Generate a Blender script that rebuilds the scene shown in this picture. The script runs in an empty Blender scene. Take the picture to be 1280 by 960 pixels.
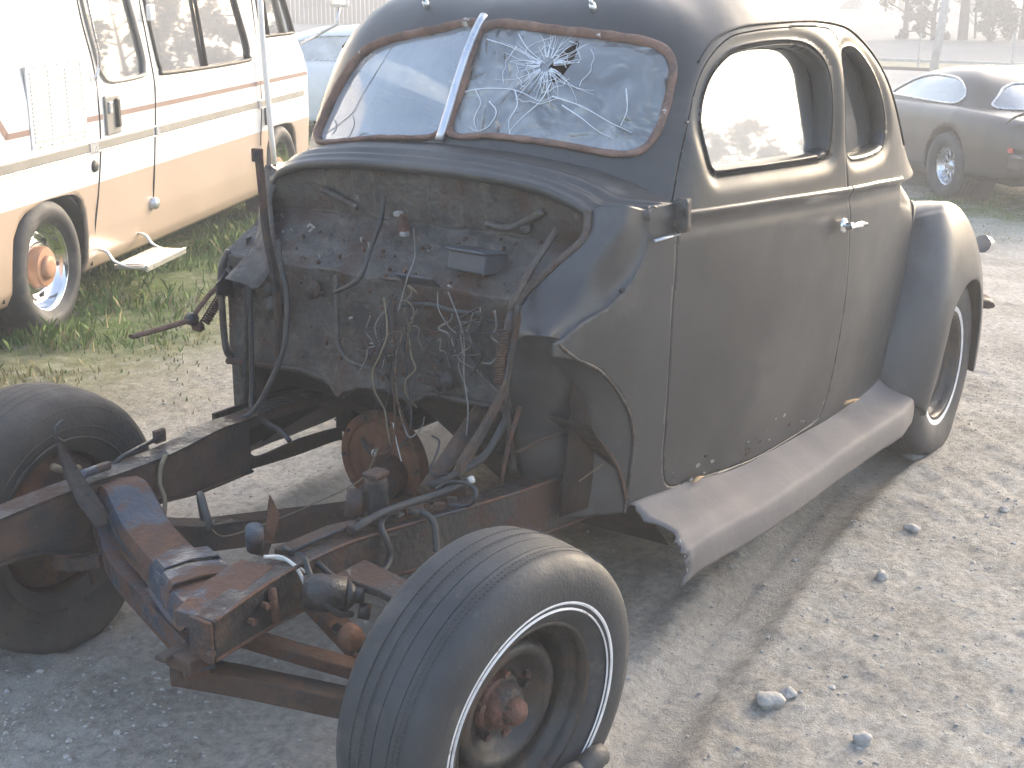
import bpy, bmesh, math, random
import numpy as np
from mathutils import Vector, Matrix
R = math.radians
scn = bpy.context.scene
COL = scn.collection

# ---------------------------------------------------------------- camera
cam_d = bpy.data.cameras.new('camera')
cam = bpy.data.objects.new('camera', cam_d)
COL.objects.link(cam)
cam_d.sensor_width = 36.0
cam_d.lens = 1685.0 / 1280.0 * 36.0
cam_d.clip_start = 0.05
cam_d.clip_end = 600.0
_P, _Y, _R = R(16.775), R(33.81), R(0.348)
_f = Vector((math.cos(_P) * math.cos(_Y), math.cos(_P) * math.sin(_Y), -math.sin(_P)))
_r0 = _f.cross(Vector((0, 0, 1))).normalized()
_u0 = _r0.cross(_f)
_r = _r0 * math.cos(_R) + _u0 * math.sin(_R)
_u = _u0 * math.cos(_R) - _r0 * math.sin(_R)
_m = Matrix((_r, _u, -_f)).transposed().to_4x4()
_m.translation = Vector((-2.006, -2.176, 1.689))
cam.matrix_world = _m
scn.camera = cam
scn.render.resolution_x = 1024
scn.render.resolution_y = 768

# ---------------------------------------------------------------- sky, sun, exposure
SUN_AZ, SUN_EL = -6.0, 17.0          # degrees, azimuth counted from +X towards +Y
world = bpy.data.worlds.new('World')
scn.world = world
world.use_nodes = True
wn = world.node_tree
wn.nodes.clear()
w_out = wn.nodes.new('ShaderNodeOutputWorld')
w_bg = wn.nodes.new('ShaderNodeBackground')
w_sky = wn.nodes.new('ShaderNodeTexSky')
w_sky.sky_type = 'NISHITA'
w_sky.sun_disc = False
w_sky.sun_elevation = R(SUN_EL)
w_sky.sun_rotation = R(90 - SUN_AZ)
w_sky.air_density = 1.0
w_sky.dust_density = 4.2
w_sky.ozone_density = 1.0
w_bg.inputs['Strength'].default_value = 0.15
wn.links.new(w_sky.outputs[0], w_bg.inputs['Color'])
wn.links.new(w_bg.outputs[0], w_out.inputs['Surface'])
sun_d = bpy.data.lights.new('sun', 'SUN')
sun = bpy.data.objects.new('sun', sun_d)
COL.objects.link(sun)
sun_d.energy = 0.5
sun_d.angle = R(30)
sun_d.color = (1.0, 0.92, 0.84)
sd = Vector((math.cos(R(SUN_EL)) * math.cos(R(SUN_AZ)), math.cos(R(SUN_EL)) * math.sin(R(SUN_AZ)), math.sin(R(SUN_EL))))
sun.rotation_euler = sd.to_track_quat('Z', 'Y').to_euler()
sun.location = (0, 0, 20)
scn.view_settings.view_transform = 'Standard'
scn.view_settings.look = 'None'
scn.view_settings.exposure = 2.3
scn.view_settings.gamma = 1.0
# ---------------------------------------------------------------- curve and surface maths
def cr(P, n, closed=False):
    """Catmull-Rom curve through P, resampled to n points (uniform in index)."""
    P = np.asarray(P, float)
    m = len(P)
    t = np.linspace(0, m if closed else m - 1, n, endpoint=not closed)
    i = np.floor(t).astype(int)
    if not closed:
        i = np.minimum(i, m - 2)
    f = (t - i)[:, None]
    def g(k):
        if closed:
            return P[k % m]
        a = P[np.clip(k, 0, m - 1)].copy()
        lo = k < 0
        hi = k > m - 1
        a[lo] = 2 * P[0] - P[1]
        a[hi] = 2 * P[-1] - P[-2]
        return a
    p0, p1, p2, p3 = g(i - 1), g(i), g(i + 1), g(i + 2)
    return 0.5 * ((2 * p1) + (-p0 + p2) * f + (2 * p0 - 5 * p1 + 4 * p2 - p3) * f**2 + (-p0 + 3 * p1 - 3 * p2 + p3) * f**3)

def resample(C, n, closed=False):
    """even arc-length resampling of a polyline"""
    C = np.asarray(C, float)
    if closed:
        C = np.vstack([C, C[:1]])
    d = np.r_[0, np.cumsum(np.linalg.norm(np.diff(C, axis=0), axis=1))]
    s = np.linspace(0, d[-1], n, endpoint=not closed)
    return np.stack([np.interp(s, d, C[:, k]) for k in range(C.shape[1])], 1)

def smooth_curve(P, n, closed=False):
    return resample(cr(P, len(P) * 16, closed), n, closed)

XB = [.40, .55, .75, .94, 1.2, 1.5, 1.95, 2.3, 2.6, 2.9, 3.2, 3.45, 3.6, 3.68, 3.70]
WB = [.45, .54, .600, .645, .69, .725, .757, .757, .735, .67, .565, .42, .27, .12, .0]
def Wb(x):
    return np.interp(x, XB, WB)
_xs = np.linspace(.4, 3.7, 400)
_ws = np.convolve(np.pad(Wb(_xs), 14, mode='edge'), np.ones(29) / 29, 'valid')
def W(x, z):
    b = np.interp(x, _xs, _ws)
    zb = zbelt(x)
    t = np.clip((zb - z) / .75, 0, 1)
    up = np.clip(z - zb, 0, 1)
    return b + .012 * np.sin(t * 3.1) - .022 * t * t - .12 * up - .45 * np.maximum(0, up - .25)**2
def zbelt(x):
    return np.interp(x, [.7, 1.05, 1.2, 1.5, 1.93, 2.17, 2.5, 2.8, 3.1, 3.4, 3.6, 3.7], [1.13, 1.123, 1.118, 1.106, 1.083, 1.073, 1.05, 1.02, .97, .86, .72, .6])

def unit(v):
    return v / (np.linalg.norm(v, axis=-1, keepdims=True) + 1e-12)

DB = [(.895, 0, 1.262), (.915, -.25, 1.25), (.950, -.44, 1.222), (.995, -.575, 1.165), (1.05, -.652, 1.105), (1.20, -.684, 1.10), (1.5, -.718, 1.09),
      (1.95, -.750, 1.07), (2.3, -.748, 1.05), (2.66, -.712, 1.03), (2.95, -.60, 1.03), (3.10, -.34, 1.04), (3.14, 0, 1.045)]
DS = [(1.110, 0, 1.590), (1.128, -.25, 1.587), (1.165, -.43, 1.575), (1.215, -.53, 1.558), (1.285, -.590, 1.548), (1.40, -.622, 1.563), (1.58, -.645, 1.572),
      (1.90, -.663, 1.565), (2.12, -.668, 1.530), (2.35, -.640, 1.460), (2.52, -.50, 1.42), (2.60, -.27, 1.41), (2.62, 0, 1.41)]
DC = [(1.38, 0, 0), (1.42, 0, 0), (1.46, 0, 0), (1.50, 0, 0), (1.54, 0, 0), (1.59, 0, 0), (1.66, 0, 0), (1.85, 0, 0), (1.98, 0, 0), (2.10, 0, 0), (2.18, 0, 0), (2.24, 0, 0), (2.26, 0, 0)]
def roofz(x):
    return np.interp(x, [1.3, 1.45, 1.6, 1.8, 2.0, 2.2, 2.4], [1.652, 1.688, 1.706, 1.712, 1.698, 1.655, 1.57])
def dome_half(nu, nv):
    """driver's half of the greenhouse; returns (nu, nv, 3)"""
    B, S, Cc = cr(DB, nu), cr(DS, nu), cr(DC, nu)
    Cc[:, 1] = 0
    Cc[:, 2] = roofz(Cc[:, 0])
    Cc[:, 2] = np.convolve(np.pad(Cc[:, 2], 9, mode='edge'), np.ones(19) / 19, 'valid')
    SB, CS = S - B, Cc - S
    w = .62
    T = unit(w * unit(SB) + (1 - w) * unit(CS))
    CSf = CS.copy()
    CSf[:, 2] = 0
    lSB = np.linalg.norm(SB, axis=1, keepdims=True)
    lCS = np.linalg.norm(CS, axis=1, keepdims=True)
    out = []
    uu = np.linspace(0, 1, nu)[:, None]
    bulge = np.clip(uu * 4 - .8, 0, 1)
    for v in np.linspace(0, 1, nv):
        if v <= .5:
            t = v * 2
            P0, P1, T0, T1 = B, S, SB * (1 + 0 * bulge), T * lSB
        else:
            t = (v - .5) * 2
            P0, P1, T0, T1 = S, Cc, T * lCS * 1.0, CSf * 1.0
        h = 2 * t**3 - 3 * t**2 + 1, t**3 - 2 * t**2 + t, -2 * t**3 + 3 * t**2, t**3 - t**2
        out.append(h[0] * P0 + h[1] * T0 + h[2] * P1 + h[3] * T1)
    D = np.stack(out, 1)
    D[0, :, 1] = 0
    D[-1, :, 1] = 0
    D[:, -1, 1] = 0
    return D
def vnoise(x, y, seed=0):
    """smooth 2D value noise in 0..1"""
    x = np.asarray(x, float); y = np.asarray(y, float)
    xi, yi = np.floor(x).astype(np.int64), np.floor(y).astype(np.int64)
    fx, fy = x - xi, y - yi
    fx = fx * fx * (3 - 2 * fx); fy = fy * fy * (3 - 2 * fy)
    def h(a, b):
        n = (a * 374761393 + b * 668265263 + seed * 974711) & 0x7fffffff
        n = ((n ^ (n >> 13)) * 1274126177) & 0x7fffffff
        return ((n ^ (n >> 16)) & 0xffff) / 65535.0
    return (h(xi, yi) * (1 - fx) + h(xi + 1, yi) * fx) * (1 - fy) + (h(xi, yi + 1) * (1 - fx) + h(xi + 1, yi + 1) * fx) * fy
def fbm(x, y, sc, oct=4, seed=0):
    s, a, t = 0, 1, 0
    for o in range(oct):
        s = s + a * vnoise(x * sc * 2**o, y * sc * 2**o, seed + o); t += a; a *= .5
    return s / t
def band(x, y, P, w):
    """distance of (x,y) to polyline P, signed across"""
    P = np.asarray(P, float)
    best = np.full(np.shape(x), 1e9); sg = np.zeros(np.shape(x)); al = np.zeros(np.shape(x))
    s0 = 0
    for a, b in zip(P[:-1], P[1:]):
        d = b - a; L = d @ d
        t = np.clip(((x - a[0]) * d[0] + (y - a[1]) * d[1]) / L, 0, 1)
        ex, ey = x - a[0] - t * d[0], y - a[1] - t * d[1]
        e = np.hypot(ex, ey)
        m = e < best
        best = np.where(m, e, best)
        sg = np.where(m, np.sign(d[0] * ey - d[1] * ex), sg)
        al = np.where(m, s0 + t * math.sqrt(L), al)
        s0 += math.sqrt(L)
    return best * sg, al
# ---------------------------------------------------------------- object helpers
rnd = random.Random(7)
nrs = np.random.RandomState(5)

def prop(o, label=None, cat=None, group=None, kind=None):
    if label: o['label'] = label
    if cat: o['category'] = cat
    if group: o['group'] = group
    if kind: o['kind'] = kind
    return o

def thing(name, label, cat, loc=(0, 0, 0), rz=0.0, group=None):
    o = bpy.data.objects.new(name, None)
    o.empty_display_size = 0.1
    o.location = loc
    o.rotation_euler = (0, 0, rz)
    COL.objects.link(o)
    return prop(o, label, cat, group)

def basemat(o):
    """matrix of an object from its own transform and its parents' (no depsgraph needed)"""
    m = Matrix.LocRotScale(o.location, o.rotation_euler, o.scale)
    return basemat(o.parent) @ m if o.parent else m

def mesh(name, V, Fc, mat, parent=None, smooth=True, world_space=True, label=None, mats=None, fm=None, weld=0):
    """one mesh object; V in world space when world_space, else local to its parent"""
    V = np.asarray(V, float)
    if parent is not None and world_space:
        inv = np.array(basemat(parent).inverted())
        V = V @ inv[:3, :3].T + inv[:3, 3]
    me = bpy.data.meshes.new(name)
    me.from_pydata(V.tolist(), [], [tuple(int(k) for k in f) for f in Fc])
    if weld:
        bm = bmesh.new(); bm.from_mesh(me)
        bmesh.ops.remove_doubles(bm, verts=bm.verts, dist=weld)
        bm.to_mesh(me); bm.free()
    me.update()
    o = bpy.data.objects.new(name, me)
    COL.objects.link(o)
    for m_ in (mats or [mat]):
        me.materials.append(m_)
    if fm is not None:
        me.polygons.foreach_set('material_index', [int(k) for k in fm])
    me.polygons.foreach_set('use_smooth', [bool(smooth)] * len(me.polygons))
    if parent is not None:
        o.parent = parent
    if label:
        o['label'] = label
    return o

def sharp(o, deg=35):
    try:
        o.data.set_sharp_from_angle(angle=R(deg))
    except Exception:
        pass
    return o

def solid(o, t, off=-1, bev=0):
    m = o.modifiers.new('thickness', 'SOLIDIFY')
    m.thickness = t
    m.offset = off
    m.use_even_offset = False
    return o

def bevel(o, w=.004, seg=2, ang=30):
    m = o.modifiers.new('bevel', 'BEVEL')
    m.width = w
    m.segments = seg
    m.limit_method = 'ANGLE'
    m.angle_limit = R(ang)
    return o

class MB:
    """collects pieces of one mesh"""
    def __init__(s):
        s.V, s.F = [], []
    def add(s, V, Fc):
        b = len(s.V)
        s.V += [tuple(v) for v in V]
        s.F += [tuple(i + b for i in f) for f in Fc]
        return s
    def box(s, c, d, rot=None):
        h = np.array(d, float) / 2
        P = np.array([[sx, sy, sz] for sx in (-1, 1) for sy in (-1, 1) for sz in (-1, 1)]) * h
        if rot is not None:
            P = P @ np.array(rot).T
        P = P + np.array(c, float)
        return s.add(P, [(0, 1, 3, 2), (4, 6, 7, 5), (0, 4, 5, 1), (2, 3, 7, 6), (0, 2, 6, 4), (1, 5, 7, 3)])
    def tube(s, P, r, n=8, cap=True, flat=1.0):
        P = np.asarray(P, float)
        m = len(P)
        r = np.full(m, r) if np.isscalar(r) else np.asarray(r)
        T = unit(np.gradient(P, axis=0))
        up = np.array([0, 0, 1.0])
        if abs(T[0] @ up) > .95: up = np.array([0, 1.0, 0])
        a = unit(np.cross(T[0], up))
        V = []
        for i in range(m):
            a = unit(a - (a @ T[i]) * T[i])
            b = np.cross(T[i], a)
            for k in range(n):
                q = 2 * np.pi * k / n
                V.append(P[i] + r[i] * (np.cos(q) * a + flat * np.sin(q) * b))
        Fc = [(i * n + k, i * n + (k + 1) % n, (i + 1) * n + (k + 1) % n, (i + 1) * n + k) for i in range(m - 1) for k in range(n)]
        if cap:
            Fc += [tuple(range(n))[::-1], tuple((m - 1) * n + k for k in range(n))]
        return s.add(V, Fc)
    def sweep(s, path):
        """path of (x, y, ztop, width, height): box section sweep, width across the path in plan"""
        P = np.asarray(path, float)
        T = np.gradient(P[:, :2], axis=0)
        T = unit(T)
        N = np.stack([-T[:, 1], T[:, 0]], 1)
        V = []
        for i, p in enumerate(P):
            for sx, sz in ((-1, 0), (1, 0), (1, -1), (-1, -1)):
                V.append((p[0] + N[i, 0] * sx * p[3] / 2, p[1] + N[i, 1] * sx * p[3] / 2, p[2] + sz * p[4]))
        m = len(P)
        Fc = [(i * 4 + k, (i + 1) * 4 + k, (i + 1) * 4 + (k + 1) % 4, i * 4 + (k + 1) % 4) for i in range(m - 1) for k in range(4)]
        Fc += [(0, 1, 2, 3), ((m - 1) * 4 + 3, (m - 1) * 4 + 2, (m - 1) * 4 + 1, (m - 1) * 4)]
        return s.add(V, Fc)
    def revolve(s, prof, n=48, M_=None, close=False):
        """profile of (radius, offset along axis y); axis = local y; M_ = 4x4"""
        m = len(prof)
        V = []
        for r_, y in prof:
            for k in range(n):
                q = 2 * np.pi * k / n
                V.append((r_ * np.cos(q), y, r_ * np.sin(q)))
        V = np.array(V)
        if M_ is not None:
            A = np.array(M_)
            V = V @ A[:3, :3].T + A[:3, 3]
        Fc = [(i * n + k, i * n + (k + 1) % n, (i + 1) * n + (k + 1) % n, (i + 1) * n + k) for i in range(m - 1) for k in range(n)]
        return s.add(V, Fc)
    def build(s, name, mat, parent=None, smooth=False, **k):
        return mesh(name, s.V, s.F, mat, parent, smooth, **k)

def gridfaces(nu, nv, flip=False):
    F_ = []
    for i in range(nu - 1):
        for j in range(nv - 1):
            a, b, c, d = i * nv + j, (i + 1) * nv + j, (i + 1) * nv + j + 1, i * nv + j + 1
            F_.append((a, d, c, b) if flip else (a, b, c, d))
    return F_

def poly_dist(Q, C):
    """distance from points Q (n,2) to closed polyline C (m,2), nearest points, inside flags"""
    A, B = C, np.roll(C, -1, axis=0)
    best = np.full(len(Q), 1e9); near = np.zeros_like(Q); ins = np.zeros(len(Q), bool)
    par = np.zeros(len(Q))
    for k, (a, b) in enumerate(zip(A, B)):
        d = b - a
        L = d @ d + 1e-16
        t = np.clip(((Q - a) @ d) / L, 0, 1)
        p = a + t[:, None] * d
        e = np.linalg.norm(Q - p, axis=1)
        m_ = e < best
        best[m_] = e[m_]; near[m_] = p[m_]; par[m_] = k + t[m_]
        c = ((a[1] > Q[:, 1]) != (b[1] > Q[:, 1]))
        with np.errstate(divide='ignore', invalid='ignore'):
            xi = (b[0] - a[0]) * (Q[:, 1] - a[1]) / (b[1] - a[1] + 1e-16) + a[0]
        ins ^= c & (Q[:, 0] < xi)
    return best, near, ins, par

def vnormals(V, F4):
    N = np.zeros_like(V)
    A, B, C_, D_ = (V[F4[:, k]] for k in range(4))
    n = np.cross(C_ - A, D_ - B)
    for k in range(4):
        np.add.at(N, F4[:, k], n)
    return unit(N)

def carve(V, F4, C, ax, mask=None, gap=0.0):
    """split a dense quad surface along the closed outline C given in the plane of axes ax.
    returns (V_in, F_in), (V_out, F_out), ring: boundary points lie on C (gap = half the joint)"""
    a0, a1 = ax
    a2 = 3 - a0 - a1
    Q = V[:, [a0, a1]]
    ctr = V[F4].mean(1)
    ok = np.ones(len(F4), bool) if mask is None else mask(ctr)
    near_box = ok & (ctr[:, a0] > C[:, 0].min() - .1) & (ctr[:, a0] < C[:, 0].max() + .1) & (ctr[:, a1] > C[:, 1].min() - .1) & (ctr[:, a1] < C[:, 1].max() + .1)
    ins = np.zeros(len(F4), bool)
    if near_box.any():
        _, _, i_, _ = poly_dist(ctr[near_box][:, [a0, a1]], C)
        ins[np.where(near_box)[0]] = i_
    N = vnormals(V, F4)
    vin = np.zeros(len(V), bool); vin[F4[ins].ravel()] = True
    vout = np.zeros(len(V), bool); vout[F4[~ins].ravel()] = True
    bd = np.where(vin & vout)[0]
    dist, npnt, inside, par = poly_dist(Q[bd], C)
    d2 = npnt - Q[bd]
    # outward 2D normal of the outline at the nearest point
    k = np.floor(par).astype(int) % len(C)
    e = np.roll(C, -1, axis=0)[k] - C[k]
    nrm = unit(np.stack([e[:, 1], -e[:, 0]], 1))
    area = .5 * np.sum(C[:, 0] * np.roll(C[:, 1], -1) - C[:, 1] * np.roll(C[:, 0], -1))
    if area < 0: nrm = -nrm
    def moved(off):
        W_ = V.copy()
        dd = d2 + nrm * off
        n = N[bd]
        den = np.where(np.abs(n[:, a2]) < .15, np.sign(n[:, a2] + 1e-9) * .15, n[:, a2])
        W_[bd, a0] += dd[:, 0]; W_[bd, a1] += dd[:, 1]
        W_[bd, a2] += -(n[:, a0] * dd[:, 0] + n[:, a1] * dd[:, 1]) / den
        return W_
    order = bd[np.argsort(par)]
    return (moved(-gap), F4[ins]), (moved(gap), F4[~ins]), order

def compact(V, F_):
    F_ = np.asarray(F_)
    u, inv = np.unique(F_.ravel(), return_inverse=True)
    return V[u], inv.reshape(F_.shape), u

def boundary_reveal(V, F_, ring, steps, ax, inward_dir):
    """extrude the ordered ring of an opening: steps of (shrink, depth)"""
    a0, a1 = ax
    P = V[ring]
    c = P.mean(0)
    t = np.roll(P, -2, axis=0) - np.roll(P, 2, axis=0)
    q = unit(np.stack([t[:, a1], -t[:, a0]], 1))
    s = np.sign(np.mean(np.sum(q * (c[[a0, a1]] - P[:, [a0, a1]]), axis=1)))
    q = q * s
    for _ in range(3):
        q = unit(q + np.roll(q, 1, axis=0) + np.roll(q, -1, axis=0))
    V = [tuple(v) for v in V]; F_ = [tuple(f) for f in F_]
    prev = list(ring)
    n = len(ring)
    last = None
    for sh, dp in steps:
        N_ = P.copy()
        N_[:, a0] += q[:, 0] * sh; N_[:, a1] += q[:, 1] * sh
        N_ = N_ + np.array(inward_dir) * dp
        b = len(V)
        V += [tuple(v) for v in N_]
        cur = list(range(b, b + n))
        for k in range(n):
            F_.append((prev[k], prev[(k + 1) % n], cur[(k + 1) % n], cur[k]))
        prev = cur
        last = N_
    return V, F_, last

def pane(name, ring, mat, parent, t=.004, label=None, world_space=True):
    """flat sheet bounded by a convex ring, with real thickness"""
    P = np.asarray(ring, float)
    c = P.mean(0)
    _, _, vt = np.linalg.svd(P - c)
    n = vt[2]
    P = P - ((P - c) @ n)[:, None] * n
    a = np.arctan2((P - c) @ vt[1], (P - c) @ vt[0])
    P = P[np.argsort(a)]
    m = len(P)
    V = np.vstack([P + n * t / 2, P - n * t / 2])
    Fc = [tuple(range(m)), tuple(range(m, 2 * m))[::-1]] + [(i, m + i, m + (i + 1) % m, (i + 1) % m) for i in range(m)]
    o = mesh(name, V, Fc, mat, parent, False, world_space, label)
    bm = bmesh.new(); bm.from_mesh(o.data); bmesh.ops.recalc_face_normals(bm, faces=bm.faces); bm.to_mesh(o.data); bm.free()
    return o

# ---------------------------------------------------------------- materials
def material(name, cols, scale=6.0, rough=(.5, .6), metal=0.0, bump=0.0, bscale=60.0, detail=6.0, contrast=(.35, .65),
             spots=None, coat=0.0, spec=0.5, distort=0.0, coords='Object', stretch=None):
    """noise-mixed Principled material. cols: 2+ base colours; spots: list of (colour, scale, lo, hi, rough, metal)"""
    m = bpy.data.materials.new(name)
    m.use_nodes = True
    nt = m.node_tree
    N, L = nt.nodes, nt.links
    b = N['Principled BSDF']
    tc = N.new('ShaderNodeTexCoord')
    vec = tc.outputs[coords]
    if stretch:
        mp = N.new('ShaderNodeMapping'); mp.inputs['Scale'].default_value = stretch
        L.new(vec, mp.inputs[0]); vec = mp.outputs[0]
    n1 = N.new('ShaderNodeTexNoise')
    n1.inputs['Scale'].default_value = scale
    n1.inputs['Detail'].default_value = detail
    n1.inputs['Roughness'].default_value = .62
    n1.inputs['Distortion'].default_value = distort
    L.new(vec, n1.inputs['Vector'])
    cr_ = N.new('ShaderNodeValToRGB')
    el = cr_.color_ramp.elements
    k = len(cols)
    el[0].position = contrast[0]; el[1].position = contrast[1]
    el[0].color = (*cols[0], 1); el[1].color = (*cols[-1], 1)
    for i in range(1, k - 1):
        e = el.new(contrast[0] + (contrast[1] - contrast[0]) * i / (k - 1)); e.color = (*cols[i], 1)
    L.new(n1.outputs['Fac'], cr_.inputs[0])
    col = cr_.outputs[0]
    mr = N.new('ShaderNodeMapRange')
    mr.inputs['To Min'].default_value = rough[0]; mr.inputs['To Max'].default_value = rough[1]
    mr.inputs['From Min'].default_value = .3; mr.inputs['From Max'].default_value = .7
    n2 = N.new('ShaderNodeTexNoise')
    n2.inputs['Scale'].default_value = scale * 2.7; n2.inputs['Detail'].default_value = 5
    L.new(vec, n2.inputs['Vector'])
    L.new(n2.outputs['Fac'], mr.inputs[0])
    ro = mr.outputs[0]
    me_v = None
    if spots:
        for (c2, sc, lo, hi, r2, m2) in spots:
            n3 = N.new('ShaderNodeTexNoise'); n3.inputs['Scale'].default_value = sc; n3.inputs['Detail'].default_value = 9
            n3.inputs['Roughness'].default_value = .7
            ofs = N.new('ShaderNodeVectorMath'); ofs.operation = 'ADD'; ofs.inputs[1].default_value = (sc * 1.3, 3.1, sc)
            L.new(vec, ofs.inputs[0]); L.new(ofs.outputs[0], n3.inputs['Vector'])
            rg = N.new('ShaderNodeMapRange'); rg.inputs['From Min'].default_value = lo; rg.inputs['From Max'].default_value = hi
            L.new(n3.outputs['Fac'], rg.inputs[0])
            mx = N.new('ShaderNodeMix'); mx.data_type = 'RGBA'
            L.new(rg.outputs[0], mx.inputs['Factor']); L.new(col, mx.inputs['A']); mx.inputs['B'].default_value = (*c2, 1)
            col = mx.outputs['Result']
            mf = N.new('ShaderNodeMix'); mf.data_type = 'FLOAT'
            L.new(rg.outputs[0], mf.inputs['Factor']); L.new(ro, mf.inputs['A']); mf.inputs['B'].default_value = r2
            ro = mf.outputs['Result']
            if metal != m2:
                mm = N.new('ShaderNodeMix'); mm.data_type = 'FLOAT'
                L.new(rg.outputs[0], mm.inputs['Factor'])
                if me_v is None: mm.inputs['A'].default_value = metal
                else: L.new(me_v, mm.inputs['A'])
                mm.inputs['B'].default_value = m2
                me_v = mm.outputs['Result']
    L.new(col, b.inputs['Base Color'])
    L.new(ro, b.inputs['Roughness'])
    if me_v is not None: L.new(me_v, b.inputs['Metallic'])
    else: b.inputs['Metallic'].default_value = metal
    b.inputs['Specular IOR Level'].default_value = spec
    b.inputs['Coat Weight'].default_value = coat
    if bump:
        n4 = N.new('ShaderNodeTexNoise'); n4.inputs['Scale'].default_value = bscale; n4.inputs['Detail'].default_value = 6
        L.new(vec, n4.inputs['Vector'])
        bp = N.new('ShaderNodeBump'); bp.inputs['Strength'].default_value = bump; bp.inputs['Distance'].default_value = .02
        L.new(n4.outputs['Fac'], bp.inputs['Height'])
        L.new(bp.outputs[0], b.inputs['Normal'])
    return m

RUST = (.105, .053, .034); RUSTD = (.060, .032, .022); RUSTB = (.17, .078, .038)
M = {}
M['paint'] = material('faded_black_paint', [(.033, .033, .034), (.049, .049, .050)], 3.0, (.32, .44), 0, .06, 9, spots=[((.115, .108, .102), 2.2, .50, .80, .62, 0), ((.30, .29, .28), 38, .73, .76, .7, 0)], coat=.12, spec=.55)
M['paint_low'] = material('faded_black_paint_rusting_edge', [(.033, .033, .033), (.050, .049, .049)], 3.0, (.32, .44), 0, .06, 9, spots=[((.105, .097, .090), 2.2, .5, .8, .65, 0)], coat=.1)
M['bulge'] = material('semi_gloss_black_paint', [(.034, .034, .036), (.050, .050, .052)], 3.0, (.34, .44), 0, .04, 9, spots=[((.11, .11, .11), 3, .5, .8, .55, 0)], coat=.08, spec=.6)
M['grime'] = material('greasy_black_metal', [(.028, .027, .027), (.080, .072, .064), (.048, .045, .042)], 8.0, (.32, .72), 0, .55, 38, spots=[(RUSTD, 5, .48, .62, .8, 0), ((.22, .20, .18), 26, .66, .74, .85, 0)])
M['dark'] = material('dark_rusty_underside', [(.018, .014, .011), (.045, .028, .018)], 5, (.8, .95), 0, .4, 40)
M['rust'] = material('rusty_steel', [RUSTD, RUST, (.11, .055, .035)], 9, (.75, .95), 0, .45, 90, spots=[((.05, .045, .045), 6, .5, .6, .6, .2), (RUSTB, 14, .6, .68, .9, 0)])
M['rust_disc'] = material('rusty_plate', [(.10, .042, .022), (.20, .085, .04)], 9, (.8, .95), 0, .4, 60, spots=[((.07, .04, .028), 5, .45, .6, .9, 0)])
M['rail'] = material('black_rusting_frame_paint', [(.022, .021, .022), (.05, .042, .038)], 8, (.35, .6), 0, .3, 60, spots=[(RUSTD, 6, .50, .58, .85, 0), ((.20, .16, .13), 20, .64, .7, .85, 0)])
M['rail_brown'] = material('brown_rusty_frame', [(.06, .038, .028), (.11, .062, .042)], 7, (.7, .9), 0, .35, 60, spots=[((.03, .027, .026), 5, .48, .58, .6, 0)])
M['xmember'] = material('blue_black_crossmember_paint', [(.030, .040, .058), (.045, .058, .082)], 7, (.32, .5), 0, .3, 60, spots=[(RUST, 5.5, .44, .53, .85, 0), (RUSTB, 12, .56, .66, .9, 0), ((.02, .02, .02), 9, .58, .64, .5, 0)])
M['rubber'] = material('weathered_tyre_rubber', [(.030, .032, .036), (.048, .050, .054)], 6, (.55, .72), 0, .12, 120, spots=[((.14, .125, .11), 7, .55, .75, .85, 0), ((.35, .32, .28), 48, .72, .75, .9, 0)])
M['rubber_dirty'] = material('muddy_tyre_rubber', [(.045, .040, .037), (.095, .078, .065)], 5, (.7, .9), 0, .2, 90)
M['white_stripe'] = material('tyre_white_line', [(.62, .62, .64), (.78, .78, .78)], 30, (.5, .6), 0, .1, 90, spots=[((.3, .27, .24), 18, .6, .7, .8, 0)])
M['wheel_black'] = material('black_painted_wheel', [(.018, .018, .020), (.035, .032, .030)], 9, (.30, .5), 0, .15, 70, spots=[((.075, .05, .035), 7, .5, .62, .75, 0), ((.12, .055, .035), 13, .6, .68, .85, 0)])
M['hub_rust'] = material('rusty_hub', [(.08, .045, .035), (.19, .085, .06)], 16, (.6, .85), 0, .4, 90, spots=[((.03, .03, .03), 10, .5, .6, .5, 0)])
M['chrome'] = material('chrome', [(.75, .75, .77), (.85, .85, .86)], 5, (.06, .12), 1.0, 0)
M['chrome_dull'] = material('dull_chrome', [(.6, .6, .62), (.75, .75, .76)], 12, (.2, .35), 1.0, .1, 80, spots=[((.2, .12, .08), 25, .62, .7, .7, .2)])
M['seal'] = material('cracked_brown_window_seal', [(.15, .085, .062), (.27, .165, .125)], 14, (.7, .9), 0, .3, 90, spots=[((.13, .09, .075), 8, .5, .62, .8, 0), ((.62, .60, .58), 9, .64, .67, .8, 0)])
M['alu'] = material('aluminium_strip', [(.55, .56, .60), (.7, .71, .74)], 12, (.25, .4), .8, 0)
M['runboard'] = material('running_board_rubber', [(.150, .134, .132), (.190, .172, .168)], 3, (.72, .85), 0, .05, 60, spots=[((.22, .20, .18), 4, .5, .75, .85, 0)])
M['wire'] = material('black_cable', [(.02, .02, .022), (.04, .04, .042)], 20, (.4, .55), 0)
M['hose'] = material('grey_black_hose', [(.028, .028, .030), (.055, .052, .049)], 9, (.5, .7), 0, .1, 80)
M['wire_tan'] = material('tan_cloth_wire', [(.24, .19, .12), (.17, .13, .085)], 20, (.7, .8), 0)
M['wire_white'] = material('white_wire', [(.52, .50, .46), (.64, .62, .58)], 20, (.5, .6), 0)
M['wire_grey'] = material('bare_grey_wire', [(.16, .155, .15), (.26, .25, .24)], 20, (.4, .5), .4)
M['seat'] = material('faded_seat_cloth', [(.30, .28, .27), (.42, .40, .38)], 12, (.85, .95), 0, .2, 200)
M['interior'] = material('dusty_grey_cabin_trim', [(.10, .095, .09), (.17, .16, .15)], 5, (.7, .9), 0, .1, 50)
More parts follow.
